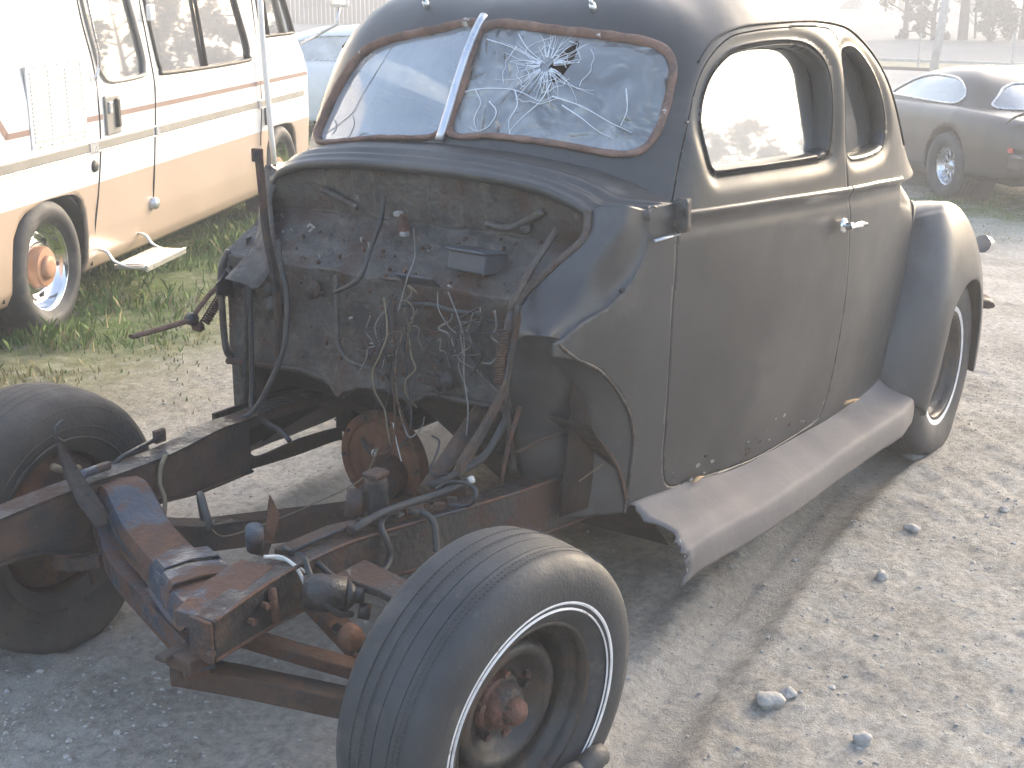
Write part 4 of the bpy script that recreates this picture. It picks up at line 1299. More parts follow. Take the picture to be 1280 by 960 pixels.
sw.tube([ctr, (1.02, -.32, .93)], .022, 8)
sw.build('steering_wheel', M['interior'], car, True)

# bolt hole in the dent of the cowl shoulder
MB().tube([(.775, -.628, .968), (.765, -.640, .975)], .006, 10).build('bolt_hole', M['black_plastic'], car)
# ================================================================ WHEELS, FRAME AND LOOSE HARDWARE (parts of the coupe)
def wheel_matrix(c, steer, camber, sg):
    """local +y = outward"""
    n = Vector((math.sin(steer) * math.cos(camber), sg * math.cos(steer) * math.cos(camber), math.sin(camber)))
    z = Vector((0, 0, 1)); x = n.cross(z).normalized(); z2 = x.cross(n).normalized()
    m = Matrix((x, n, z2)).transposed().to_4x4(); m.translation = Vector(c)
    return m
def tyre_profile(Rr, w, grooves, rim=.190):
    h = w / 2
    p = [(rim, -h * .80), (rim + .012, -h * .90), (rim + .035, -h * 1.03), (Rr * .74, -h * 1.12), (Rr * .84, -h * 1.13), (Rr * .91, -h * 1.06), (Rr * .955, -h * .93), (Rr * .975, -h * .80)]
    tw = h * .74
    tr = []
    o = -tw
    ts = sorted(grooves)
    def crown(o): return Rr - .006 * (o / tw)**2
    tr.append((crown(-tw) - .002, -tw))
    for g in ts:
        tr += [(crown(g), g - .0010), (crown(g) - .002, g - .0004), (crown(g) - .002, g + .0004), (crown(g), g + .0010)]
    tr.append((crown(tw) - .002, tw))
    q = [(r_, -o_) for r_, o_ in p[::-1]]
    return p + tr + q
def flatten(V, c, bulge=.35, axis=1, lift=0.0):
    V = np.array(V)
    low = V[:, 2] < .085
    side = np.sign(V[:, 1] - c[1])
    V[low, 1] += side[low] * (.085 - np.maximum(V[low, 2], -.02)) * bulge
    V[:, 2] = np.maximum(V[:, 2], -.006)
    return V
def make_wheel(c, steer, camber, sg, Rr, w, stripes, kind, lb=None, bulge=.35, dirty=False, n=120):
    mm = wheel_matrix(c, steer, camber, sg)
    root = MB()
    g = [-.045, -.018, .012, .048]
    m1 = MB(); m1.revolve(tyre_profile(Rr, w, g), n, mm)
    V = flatten(m1.V, c, bulge)
    hub = MB()
    # wheel disc is the part, tyre etc. its sub-parts
    if kind == 'steel':
        d = [(.196, .078), (.202, .086), (.199, .092), (.193, .088), (.189, .070), (.186, .060), (.174, .052), (.170, .040), (.168, .000), (.165, -.010), (.156, -.014), (.149, .002), (.143, .032), (.135, .048), (.125, .052), (.114, .046), (.102, .028), (.088, .014), (.074, .010), (.056, .010)]
    else:
        d = [(.200, -.086), (.212, -.096), (.216, -.092), (.204, -.07), (.196, -.03), (.190, .02), (.16, .03), (.12, .035), (.03, .04)]
    hub.revolve(d, 72, mm)
    wh = hub.build('wheel', M['wheel_black' if not dirty else 'rust'], car, True, label=lb)
    solid(wh, .003, 0)
    ty = mesh('tyre', V, outward(V, m1.F, np.array(c)), M['rubber_dirty' if dirty else 'rubber'], wh, True)
    sharp(ty, 50)
    if dirty is False or dirty == 0: pass
    for (r0, r1, o0) in stripes:
        s_ = MB().revolve([(r0, o0 + .001), (r0 + .002, o0 + .0032), (r1 - .002, o0 + .0030), (r1, o0 - .001)], 120, mm)
        Vs = flatten(s_.V, c, bulge)
        sm = mesh('white_ring', Vs, s_.F, M['white_stripe'], wh, True)
    return wh, mm
# front left: smooth worn tyre with a double white line, rusted centre
h_ = .105
wl, mm = make_wheel((-.028, -.806, .305), R(-7), R(-5), -1, .345, .205, [(.2450, .2535, .1110), (.2325, .2375, .1108)], 'steel', 'front left wheel with double white line and rusted open centre', .5)
hb = MB().revolve([(.064, .008), (.060, .022), (.052, .026), (.047, .042), (.040, .052), (.030, .056), (.026, .074), (.018, .082), (.0, .084)], 40, mm)
hbo = hb.build('hub', M['hub_rust'], wl, True); sharp(hbo, 40)
for k in range(5):
    q = R(20 + 72 * k)
    p0 = mm @ Vector((.070 * math.cos(q), .008, .070 * math.sin(q))); p1 = mm @ Vector((.070 * math.cos(q), .036, .070 * math.sin(q)))
    MB().tube([p0, p1], .009, 6).build('wheel_nut', M['hub_rust'], wl)
for k in range(4):
    q = R(70 + 90 * k)
    p0 = mm @ Vector((.096 * math.cos(q), .012, .096 * math.sin(q))); p1 = mm @ Vector((.096 * math.cos(q), .024, .096 * math.sin(q)))
    MB().tube([p0, p1], .013, 10).build('disc_hole_rim', M['hub_rust'], wl, True)
# torn rubber spilling out at the foot of the flat tyre
fold = []
for a, (yo, zo) in zip(np.linspace(-.10, .30, 14), [(0, .01), (.008, .03), (.014, .05), (.018, .055), (.024, .05), (.03, .05), (.034, .045), (.04, .05), (.045, .055), (.04, .05), (.03, .04), (.02, .03), (.012, .02), (0, .005)]):
    fold.append((a * .8 + .03, -.905 - yo * 1.0, .035 + zo * 1.7))
MB().tube(smooth_curve(np.array(fold), 40), np.r_[np.linspace(.008, .026, 20), np.linspace(.026, .008, 20)], 8, True, 1.3).build('collapsed_sidewall', M['rubber'], wl, True)
# worn tread sipes: fine zig-zag lines on the shoulder
sp = MB()
for (o_, r_, am) in ((.062, .3440, .0022), (.071, .3405, .0022), (-.040, .3465, .0016), (-.012, .3468, .0016)):
    P = []
    for k in range(420):
        q = 2 * math.pi * k / 420
        P.append(tuple(mm @ Vector((r_ * math.cos(q), o_ + am * (1 if k % 2 else -1), r_ * math.sin(q)))))
    P = [p for p in P if p[2] > .1]
    sp.tube(np.array(P), .0007, 3, False)
prop(sp.build('tread_sipes', M['wire'], wl, False), kind='stuff')

# front right: seen from inside, brown and flat
wr, mm2 = make_wheel((.045, .695, .325), R(-5), R(2), 1, .350, .205, [], 'plain', 'front right wheel seen from its rusty inner side', .5, True)
for r_, o_, w_ in ((.232, -.1125, .004), (.262, -.1155, .0025), (.312, -.1085, .003)):
    rg_ = [tuple(mm2 @ Vector((r_ * math.cos(q), o_, r_ * math.sin(q)))) for q in np.linspace(0, 2 * math.pi, 97)]
    rg_ = [p for p in rg_ if p[2] > .09]
    k_ = int(np.argmax([np.linalg.norm(np.array(rg_[i]) - np.array(rg_[i - 1])) for i in range(len(rg_))]))
    MB().tube(np.array(rg_[k_:] + rg_[:k_]), w_, 5).build('sidewall_ridge', M['rubber_dirty'], wr, True)
bp = MB().revolve([(.0, -.105), (.03, -.105), (.035, -.085), (.125, -.084), (.160, -.076), (.178, -.062), (.184, -.03)], 60, mm2)
bpo = bp.build('brake_backing_plate', M['rust_disc'], wr, True); solid(bpo, .003, 0)
def mp(v): return tuple(mm2 @ Vector(v))
MB().tube([mp((0, -.09, 0)), mp((.0, -.16, .0))], .03, 12).tube([mp((0, -.12, -.13)), mp((.0, -.12, .14))], .018, 8).build('steering_knuckle', M['rust'], wr, True)
MB().tube(smooth_curve(np.array([mp((.05, -.10, .13)), mp((.02, -.13, .155)), mp((-.03, -.14, .165)), mp((-.07, -.14, .19))]), 12), .010, 6).build('brake_hose', M['wire_tan'], wr, True)
MB().tube(smooth_curve(np.array([mp((.09, -.10, .10)), mp((.12, -.14, .12)), mp((.10, -.16, .145))]), 12), .012, 6).build('brake_line_clip', M['rail'], wr, True)
MB().tube([mp((-.03, -.11, -.10)), mp((.02, -.15, -.12)), mp((.03, -.15, -.17))], .008, 6).build('brake_line', M['rust'], wr, True)
MB().tube([mp((.05, -.11, .10)), mp((.07, -.17, .09))], .014, 8).build('bleeder', M['rail'], wr, True)
# rear wheels with broad whitewalls
make_wheel((2.850, -.745, .330), 0, 0, -1, .345, .19, [(.205, .262, .0935)], 'steel', 'rear left wheel with broad whitewall under the fender', .2)
make_wheel((2.850, .745, .330), 0, 0, 1, .345, .19, [(.205, .262, .0935)], 'steel', None, .2)
MB().tube([(2.85, -.70, .33), (2.85, .70, .33)], .04, 10).build('rear_axle', M['dark'], car, True)

# ---- frame
RAIL_D = [(-.345, -.335, .478, .055, .085), (-.25, -.322, .485, .060, .095), (-.12, -.310, .492, .065, .105), (.02, -.312, .494, .07, .11), (.13, -.322, .490, .07, .115), (.30, -.362, .484, .07, .12), (.55, -.425, .478, .07, .13), (.80, -.462, .470, .07, .14), (1.2, -.48, .455, .07, .14), (3.3, -.50, .455, .07, .12)]
rl = MB().sweep([tuple(p) for p in cr(RAIL_D, 60)])
bevel(rl.build('frame_rail', M['rail'], car), .004, 2)
# flange lips and step on the top of the near rail
P = cr([(p[0], p[1] - p[3] / 2 - .002, p[2] + .001) for p in RAIL_D[:9]], 50)
MB().tube(P, .0045, 6).build('rail_lip', M['xmember'], car, True)
P = cr([(p[0], p[1] - p[3] / 2 - .002, p[2] - p[4] + .002) for p in RAIL_D[:9]], 50)
MB().tube(P, .0045, 6).build('rail_lip', M['rust'], car, True)
MB().sweep([(-.05, -.27, .500, .05, .02), (.1, -.285, .502, .05, .02), (.26, -.335, .496, .05, .02), (.36, -.36, .49, .04, .02)]).build('rail_top_plate', M['rail_brown'], car)
MB().tube([(-.05, -.300, .506), (.1, -.312, .508), (.26, -.358, .503)], .004, 5).build('brake_pipe', M['wire'], car, True)
# open front end of the near rail: rusty edge, tab hanging underneath
bevel(MB().box((-.352, -.335, .435), (.010, .060, .090)).build('rail_end_plate', M['rust'], car), .003)
bevel(MB().box((-.355, -.300, .385), (.06, .07, .030)).box((-.37, -.27, .395), (.07, .03, .012)).build('bumper_bracket', M['rail_brown'], car), .003)
for (x, z) in ((-.355, .415), (-.24, .435), (-.20, .455), (-.10, .44)):
    MB().tube([(x, -.355, z), (x, -.370, z)], .008, 6).build('rail_bolt', M['rust'], car)
MB().tube([(-.17, -.352, .478), (-.17, -.362, .405)], .010, 6).build('welded_strap', M['rust'], car, True)

# far rail: web plate with the slot behind the suspension
def plate(name, poly, y0, y1, mat, holes=None):
    P = np.array(poly, float); n = len(P)
    V = [(x, y0, z) for x, z in P] + [(x, y1, z) for x, z in P]
    return mesh(name, V, [tuple(range(n)), tuple(range(n, 2 * n))[::-1]] + [(i, n + i, n + (i + 1) % n, (i + 1) % n) for i in range(n)], mat, car, False)
TOP = cr([(-.62, .470), (-.40, .498), (-.25, .510), (-.05, .513), (.19, .510), (.38, .522), (.52, .515)], 30)
BOT = cr([(-.62, .395), (-.31, .410), (-.21, .400), (-.08, .352), (.02, .352), (.11, .405), (.30, .385), (.52, .372)], 30)
far_parts = MB()
def strip(mb, T_, B_, y0f, y1f):
    V = []
    for (x0, z0), (x1, z1) in zip(T_, B_):
        x = (x0 + x1) / 2
        V += [(x0, y0f(x0), z0), (x0, y1f(x0), z0), (x1, y1f(x1), z1), (x1, y0f(x1), z1)]
    n = len(T_)
    Fc = [(i * 4 + k, (i + 1) * 4 + k, (i + 1) * 4 + (k + 1) % 4, i * 4 + (k + 1) % 4) for i in range(n - 1) for k in range(4)]
    Fc += [(3, 2, 1, 0), tuple((n - 1) * 4 + k for k in range(4))]
    mb.add(V, Fc)
yin = lambda x: float(np.interp(x, [-.6, 0, .3, .55, .9], [.352, .350, .362, .392, .43]))
yout = lambda x: yin(x) + .012
strip(far_parts, TOP, BOT, yin, yout)
T2 = cr([(.52, .515), (.66, .512), (.85, .500), (1.1, .48)], 16); B2 = cr([(.52, .490), (.60, .489), (.85, .470), (1.1, .44)], 16)
strip(far_parts, T2, B2, yin, yout)
T3 = cr([(.52, .420), (.57, .398), (.75, .392), (.95, .37)], 16); B3 = cr([(.52, .372), (.60, .362), (.75, .345), (.95, .33)], 16)
strip(far_parts, T3, B3, yin, yout)
V_ = far_parts
far = V_.build('frame_rail', M['rail_brown'], car, label='brown rusty frame rail on the far side'); bevel(far, .003)
V = []
for (x, z) in list(TOP) + list(T2[1:]):
    V.append((x, yin(x) - .004, z + .005)); V.append((x, yin(x) + .060, z + .008))
o = mesh('rail_flange', V, gridfaces(len(V) // 2, 2), M['rail'], car, False); solid(o, .006, 0)
V = []
for (x, z) in list(BOT):
    V.append((x, yin(x) - .010, z - .002)); V.append((x, yin(x) + .060, z - .004))
o = mesh('rail_flange', V, gridfaces(len(V) // 2, 2), M['rail_brown'], car, False); solid(o, .006, 0)
MB().sweep([(1.0, .46, .455, .07, .12), (3.3, .50, .455, .07, .12)]).build('frame_rail', M['dark'], car)
MB().sweep([(.18, .52, .305, .06, .075), (.30, .365, .295, .06, .075), (.63, .145, .285, .06, .075), (.95, -.02, .30, .07, .09)]).build('frame_cross_leg', M['rail_brown'], car)

# front crossmember: stamped saddle with ribs
def saddle(path, name, mat, seg=8):
    """path: (x, y, ztop, halfwidth, height)"""
    P = cr(path, 70)
    V = []
    T = unit(np.gradient(P[:, :2], axis=0)); N_ = np.stack([-T[:, 1], T[:, 0]], 1)
    for p, n_ in zip(P, N_):
        for s, dz in ((-1.12, -p[4] - .004), (-1.0, -p[4]), (-.96, -.016), (-.84, -.003), (.0, .003), (.84, -.003), (.96, -.016), (1.0, -p[4]), (1.12, -p[4] - .004)):
            V.append((p[0] + n_[0] * s * p[3], p[1] + n_[1] * s * p[3], p[2] + dz))
    o = mesh(name, V, gridfaces(70, 9), mat, car, True); sharp(o, 40); solid(o, .005, 0)
    return o
saddle([(.030, .350, .505, .058, .08), (.010, .295, .507, .058, .08), (-.008, .250, .485, .060, .07), (-.035, .18, .452, .060, .055), (-.075, .08, .440, .060, .05), (-.115, -.02, .436, .062, .05)], 'front_crossmember', M['xmember'])
saddle([(-.118, -.030, .462, .070, .07), (-.140, -.085, .462, .072, .07)], 'crossmember_rib', M['xmember'])
saddle([(-.156, -.105, .464, .076, .07), (-.186, -.170, .464, .078, .07)], 'crossmember_rib', M['xmember'])
saddle([(-.128, -.03, .446, .07, .05), (-.20, -.19, .452, .078, .05), (-.25, -.29, .472, .08, .05)], 'crossmember_end', M['xmember'])
MB().revolve([(.020, .0), (.017, -.002), (.017, -.02)], 20, Matrix.Translation((.018, .300, .549)) @ Matrix.Rotation(R(-90), 4, 'X')).revolve([(.0, .0012), (.018, .0012)], 20, Matrix.Translation((.018, .300, .548)) @ Matrix.Rotation(R(90), 4, 'X')).build('mount_hole', M['black_plastic'], car, True) if False else MB().tube([(.018, .305, .500), (.018, .305, .5105)], .018, 20).build('mount_hole', M['black_plastic'], car)
# forward flange, lower lip
MB().sweep([tuple(p) for p in cr([(-.02, .40, .450, .02, .07), (-.065, .30, .425, .03, .06), (-.115, .20, .385, .035, .05), (-.165, .05, .372, .04, .05), (-.24, -.15, .368, .04, .05), (-.315, -.30, .390, .04, .05)], 40)]).build('crossmember_flange', M['xmember'], car)
MB().sweep([tuple(p) for p in cr([(-.01, .42, .41, .05, .03), (-.085, .22, .340, .05, .03), (-.15, .05, .328, .05, .03), (-.23, -.15, .322, .05, .03), (-.31, -.27, .340, .05, .03)], 40)]).build('crossmember_lip', M['rust'], car)
MB().tube(cr([(-.030, .375, .490), (-.055, .30, .465), (-.090, .215, .420), (-.135, .08, .402), (-.20, -.1, .398), (-.27, -.2, .402)], 50), .0055, 6).build('crossmember_pipe', M['wire'], car, True)
bevel(MB().sweep([(-.335, -.29, .47, .085, .035), (-.22, -.275, .488, .10, .02), (-.12, -.262, .497, .08, .02)]).build('corner_plate', M['xmember'], car), .003)
# blue can and rust blade beside it
MB().tube([(-.055, -.195, .49), (-.072, -.212, .545)], .020, 14).build('blue_can', M['xmember'], car, True)
bl = MB().add([(-.01, -.205, .60), (.02, -.200, .545), (.00, -.20, .50), (-.015, -.19, .45), (-.05, -.185, .47), (-.025, -.2, .53)] + [(-.01, -.200, .60), (.025, -.195, .545), (.005, -.195, .50), (-.01, -.185, .45), (-.045, -.18, .47), (-.02, -.195, .53)], [(0, 1, 2, 3, 4, 5), (11, 10, 9, 8, 7, 6)] + [(i, 6 + i, 6 + (i + 1) % 6, (i + 1) % 6) for i in range(6)])
bl.build('rust_blade', M['rust'], car)
MB().tube(smooth_curve(np.array([(.03, .055, .47), (.015, .045, .53), (-.005, .02, .545), (-.02, -.01, .51), (-.02, -.02, .48)]), 20), .009, 8).build('bent_pipe', M['wire'], car, True)
# long tapered strap standing up at the far rail
st = MB()
Vs = [(-.133, .340, .657), (-.120, .340, .628), (-.092, .33, .566), (-.070, .30, .497), (-.060, .27, .440), (-.10, .27, .445), (-.118, .30, .50), (-.128, .33, .57)]
st.add(Vs + [(a - .006, b + .008, c) for a, b, c in Vs], [tuple(range(8)), tuple(range(8, 16))[::-1]] + [(i, 8 + i, 8 + (i + 1) % 8, (i + 1) % 8) for i in range(8)])
st.build('bent_strap', M['rail'], car)
# front horn of the far rail reaching out of the picture, with its bolt-on blue bracket
MB().tube([(-.10, .355, .53), (-.06, .36, .545), (.02, .37, .54)], .012, 8).build('rail_bolt', M['xmember'], car, True)
MB().tube([(.03, .41, .505), (.10, .412, .530), (.24, .42, .545)], .006, 6).build('brake_pipe', M['wire'], car, True)
bevel(MB().box((.235, .425, .545), (.035, .015, .035)).build('pipe_bracket', M['rail_brown'], car), .003)

# control arms
def arm(name, pts, w0, w1, t, mat):
    P = np.array(pts, float)
    w = np.linspace(w0, w1, len(P))
    b = MB(); b.sweep([(p[0], p[1], p[2], w_, t) for p, w_ in zip(P, w)])
    return bevel(b.build(name, mat, car), .004)
arm('lower_control_arm', [(-.16, -.25, .350), (-.10, -.35, .315), (-.02, -.46, .27), (.0, -.60, .235)], .05, .05, .03, M['rust'])
arm('lower_control_arm', [(.06, -.25, .350), (.03, -.38, .305), (.0, -.50, .26), (-.01, -.62, .235)], .06, .05, .03, M['rust'])
arm('control_arm_brace', [(-.30, -.18, .325), (-.20, -.30, .285), (-.10, -.46, .245), (-.03, -.62, .225)], .06, .06, .05, M['rail_brown'])
arm('lower_control_arm', [(-.07, .28, .37), (-.08, .38, .335), (-.05, .48, .30), (.02, .60, .27)], .07, .05, .035, M['rust'])
arm('upper_control_arm', [(.02, -.40, .47), (.02, -.52, .46), (-.01, -.66, .44)], .10, .05, .02, M['rail'])
# shock absorber body, bush and rusty ball
MB().tube([(-.10, -.375, .450), (-.080, -.40, .448), (-.045, -.445, .442)], [.036, .041, .038], 20).tube([(-.045, -.445, .442), (-.03, -.46, .440)], [.038, .016], 20).build('shock_body', M['rail'], car, True)
MB().tube([(-.035, -.455, .44), (-.022, -.475, .438)], .018, 14).build('shock_bush', M['black_plastic'], car, True)
MB().tube([(-.03, -.465, .405), (-.015, -.485, .400)], .018, 14).build('link_eye', M['rail'], car, True)
MB().tube(smooth_curve(np.array([(-.12, -.515, .425), (-.118, -.517, .405), (-.116, -.52, .385), (-.112, -.522, .365)]), 8), np.array([.006, .018, .024, .027, .027, .024, .018, .006]), 14).build('ball_joint', M['rust_disc'], car, True)
MB().tube([(-.10, -.50, .36), (.0, -.56, .33), (.02, -.66, .33)], .014, 8).tube([(-.05, -.42, .36), (-.08, -.50, .355)], .012, 8).build('tie_rod', M['rail_brown'], car, True)

# transmission bell housing: rusty plate behind the firewall
bm_ = Matrix.Translation((.80, .135, .372)) @ Matrix.Rotation(R(90), 4, 'Z') @ Matrix.Rotation(R(-4), 4, 'X')
dz = MB().revolve([(.0, .028), (.03, .03), (.05, .022), (.10, .016), (.118, .016), (.122, .024), (.143, .026), (.147, .018), (.147, -.01)], 60, bm_)
dd_ = dz.build('bell_housing', M['rust_disc'], car, True); sharp(dd_, 40)
dd_.data.materials[0] = M['rust_disc']
for k in range(10):
    q = 2 * math.pi * k / 10
    p = bm_ @ Vector((.133 * math.cos(q), .026, .133 * math.sin(q))); p2 = bm_ @ Vector((.133 * math.cos(q), .032, .133 * math.sin(q)))
    MB().tube([p, p2], .006, 6).build('housing_bolt', M['rail'], dd_)
MB().tube([(.79, .10, .35), (.70, .075, .33), (.60, .06, .325)], [.055, .045, .03], 16).build('release_fork', M['rust'], car, True)
MB().tube([(.775, .20, .43), (.765, .13, .36)], .008, 6).tube([(.775, .09, .45), (.765, .13, .36)], .008, 6).build('fork_rod', M['rust'], car, True)
# stub post at the end of the near rail's rear mount
bevel(MB().sweep([(.215, -.285, .585, .05, .11), (.255, -.315, .590, .05, .11)]).build('steering_box', M['rail_brown'], car), .008, 3)
MB().tube([(.20, -.27, .56), (.185, -.27, .50)], .022, 10).build('steering_box_boss', M['rust'], car, True)
bevel(MB().box((.235, -.30, .596), (.052, .045, .014)).build('steering_box_cover', M['rail_brown'], car), .006, 3)
# steering column, pedal arms, spring
MB().tube([(.70, -.283, .64), (.55, -.297, .566), (.41, -.309, .494)], .023, 14).build('steering_column', M['rail_brown'], car, True)
MB().tube(smooth_curve(np.array([(.78, -.442, 1.101), (.765, -.440, 1.085), (.68, -.433, 1.017), (.60, -.441, .964), (.58, -.438, .930)]), 24), .009, 8).build('hood_hinge_arm', M['grime'], car, True)
MB().sweep([(.57, -.472, .948, .012, .03), (.55, -.466, .865, .012, .03), (.525, -.463, .775, .012, .03), (.515, -.463, .748, .012, .03)]).build('hood_hinge_link', M['rail'], car)
P_ = [(.575, -.466, .950), (.550, -.466, .860), (.530, -.463, .786), (.510, -.465, .745)]
MB().tube(smooth_curve(np.array(P_), 20), .010, 6, True, .6).build('hood_hinge_link', M['rail'], car, True)
def coil(p0, p1, rad, turns, wire, name, mat, parent=None):
    p0, p1 = np.array(p0), np.array(p1)
    ax_ = unit(p1 - p0); a = unit(np.cross(ax_, [1, 0, 0])); b = np.cross(ax_, a)
    t = np.linspace(0, 1, turns * 12)
    q = 2 * np.pi * turns * t
    P = p0 + (p1 - p0) * t[:, None] + rad * (np.cos(q)[:, None] * a + np.sin(q)[:, None] * b)
    return MB().tube(P, wire, 5).build(name, mat, parent or car, True)
coil((.54, -.445, .895), (.52, -.448, .765), .011, 20, .0024, 'hinge_spring', M['rust'])
MB().sweep([(.51, -.473, .785, .03, .03), (.50, -.462, .750, .034, .03), (.47, -.428, .662, .030, .026), (.42, -.400, .585, .030, .024)]).build('pedal_arm', M['rail_brown'], car)
MB().tube([(.62, -.441, .683), (.60, -.432, .621), (.58, -.422, .541), (.56, -.426, .493)], .006, 6).build('pull_rod', M['rust'], car, True)
MB().tube(smooth_curve(np.array([(.62, -.40, .64), (.55, -.385, .565), (.47, -.355, .535), (.40, -.33, .52)]), 16), .010, 8).build('brake_hose', M['hose'], car, True)
# passenger-side hood hinge: upright bar, splayed arm with spring
up = MB().sweep([(.600, .381, 1.24, .030, .012), (.600, .380, 1.238, .030, .06)])
bar = MB()
Pb = smooth_curve(np.array([(.600, .381, 1.245), (.600, .373, 1.139), (.608, .374, 1.029), (.620, .364, .919), (.625, .361, .785), (.628, .366, .68)]), 24)
bar.tube(Pb, .016, 6, True, .45)
bar.build('hood_hinge_bar', M['rail_brown'], car, False)
bevel(MB().box((.600, .385, 1.235), (.014, .032, .035)).build('hinge_bar_tip', M['rust'], car), .002)
bar = MB().tube([(.64, .486, .90), (.64, .498, .715), (.64, .516, .594), (.64, .536, .44)], .012, 6, True, .5); bar.build('cowl_brace', M['grime'], car, False)
hg = MB().tube([(.365, .66, .747), (.467, .66, .747), (.574, .66, .749), (.61, .66, .735)], .013, 6, True, .5); hg.build('hood_hinge_arm', M['rust'], car, False)
MB().tube([(.581, .66, .752), (.66, .66, .81), (.736, .655, .851), (.775, .62, .885)], .010, 6, True, .6).build('hood_hinge_link', M['rust'], car, False)
MB().tube([(.585, .648, .752), (.585, .672, .752)], .018, 10).build('hinge_pivot', M['rail'], car, True)
MB().tube([(.608, .648, .725), (.608, .672, .725)], .014, 10).build('hinge_pivot', M['rust'], car, True)
coil((.615, .64, .737), (.712, .64, .829), .012, 16, .003, 'hinge_spring', M['rust'])
bevel(MB().box((.745, .625, .815), (.07, .02, .09)).build('hinge_bracket', M['rust'], car), .006)

# ---- cables, hoses and wires
CAB = [
    ('heater_hose', [(.62, .345, 1.009), (.61, .325, .934), (.60, .300, .856), (.58, .297, .736), (.56, .328, .643), (.54, .381, .547), (.50, .421, .512), (.42, .439, .500), (.38, .433, .498)], .0075, 'hose'),
    ('battery_cable', [(.63, .467, .882), (.63, .472, .721), (.62, .469, .583), (.60, .452, .515), (.56, .356, .503), (.54, .286, .500), (.53, .247, .482)], .0075, 'wire'),
    ('firewall_cable', [(.79, .11, 1.127), (.76, .10, 1.065), (.66, .060, 1.00), (.625, .055, .95), (.625, .087, .922), (.63, .157, .887)], .006, 'wire'),
    ('thin_wire', [(.77, -.002, 1.056), (.68, -.076, 1.005), (.63, -.091, .963), (.62, -.088, .934), (.61, -.072, .871)], .002, 'wire_grey'),
    ('brown_wire', [(.62, -.054, .898), (.60, -.067, .788), (.58, -.078, .687), (.56, -.097, .588), (.55, -.087, .519), (.55, -.055, .502), (.55, -.039, .501)], .0032, 'rust'),
    ('harness_wire', [(.62, -.111, .916), (.61, -.101, .896), (.61, -.110, .855), (.60, -.101, .793), (.59, -.117, .692), (.58, -.134, .633), (.57, -.136, .571), (.57, -.103, .521)], .0028, 'wire'),
    ('harness_wire', [(.61, -.232, .944), (.60, -.268, .890), (.60, -.287, .832), (.59, -.294, .743), (.58, -.313, .666), (.57, -.315, .596)], .002, 'wire_grey'),
    ('tan_wire', [(.61, -.080, .897), (.60, -.109, .907), (.60, -.131, .885), (.60, -.120, .838), (.60, -.099, .803)], .0018, 'wire_tan'),
    ('tan_wire', [(.60, -.028, .792), (.60, -.060, .818), (.60, -.094, .824)], .0015, 'wire_tan'),
    ('harness_wire', [(.60, -.348, .902), (.59, -.331, .871), (.59, -.300, .846), (.59, -.275, .853)], .0022, 'wire'),
    ('loom', [(-.061, -.280, .513), (-.035, -.300, .494), (-.021, -.345, .478), (-.002, -.380, .447), (.066, -.400, .422), (.136, -.400, .419), (.171, -.390, .435), (.168, -.385, .469), (.171, -.365, .505), (.212, -.345, .510)], .0075, 'wire'),
    ('loom', [(-.066, -.350, .510), (-.082, -.380, .481), (-.098, -.420, .453), (-.084, -.450, .418), (-.045, -.460, .400)], .0075, 'wire'),
    ('white_wire', [(-.115, -.280, .512), (-.083, -.300, .504), (-.082, -.340, .490), (-.088, -.372, .457), (-.086, -.385, .422)], .0042, 'wire_white'),
    ('white_wire', [(-.10, -.285, .506), (-.08, -.310, .498), (-.075, -.345, .488), (-.07, -.355, .478)], .0028, 'wire_white'),
    ('loom', [(.10, -.345, .512), (.129, -.351, .522), (.19, -.359, .530), (.285, -.377, .530), (.358, -.403, .535), (.424, -.424, .545)], .009, 'hose'),
    ('loom', [(.368, -.372, .530), (.381, -.398, .550), (.379, -.450, .560), (.379, -.478, .550), (.371, -.483, .530), (.369, -.462, .510), (.359, -.413, .505)], .005, 'wire'),
    ('curled_wire', [(.50, -.261, .605), (.47, -.306, .608), (.44, -.318, .582), (.42, -.316, .551), (.42, -.333, .542), (.42, -.369, .554)], .003, 'wire'),
    ('brake_pipe', [(.28, -.36, .500), (.284, -.40, .505), (.288, -.425, .487), (.276, -.44, .451), (.266, -.45, .427)], .008, 'hose'),
    ('curled_wire', [(-.120, .34, .700), (-.141, .34, .687), (-.141, .34, .664), (-.123, .34, .647)], .004, 'wire'),
    ('grey_hose', [(.185, .350, .520), (.161, .342, .500), (.143, .330, .461), (.138, .310, .424), (.101, .280, .379)], .006, 'wire_tan'),
    ('string', [(-.019, -.010, .490), (.033, -.005, .440), (.208, .038, .400), (.342, .028, .400), (.455, -.063, .460), (.50, -.09, .54)], .0016, 'wire_tan'),
    ('hanging_wire', [(.60, -.10, .84), (.58, -.085, .74), (.57, -.10, .64), (.56, -.12, .60)], .0016, 'wire_tan'),
    ('hanging_wire', [(.60, -.275, .85), (.59, -.29, .80), (.60, -.27, .76), (.60, -.30, .70)], .0015, 'wire_grey'),
    ('hanging_wire', [(.61, -.20, .94), (.60, -.21, .90), (.60, -.24, .86), (.59, -.27, .85)], .0015, 'wire_grey'),
    ('hanging_wire', [(.55, -.13, .60), (.54, -.16, .57), (.55, -.19, .60), (.55, -.20, .63)], .002, 'wire_grey'),
    ('hanging_wire', [(.56, -.09, .59), (.56, -.10, .54), (.56, -.115, .49)], .0018, 'wire_white'),
    ('splash_scratch_wire', [(.735, -.545, .473), (.77, -.56, .49), (.80, -.575, .506)], .0015, 'wire_tan'),
    ('cross_pipe', [(.63, -.075, .885), (.625, -.16, .90), (.62, -.24, .895), (.62, -.33, .90)], .006, 'hose'),
]
for nm, P, r_, mt in CAB:
    k = max(24, len(P) * 8)
    MB().tube(smooth_curve(np.array(P), k), r_, 8 if r_ > .003 else 5).build(nm, M[mt], car, True)
rw_ = random.Random(77)
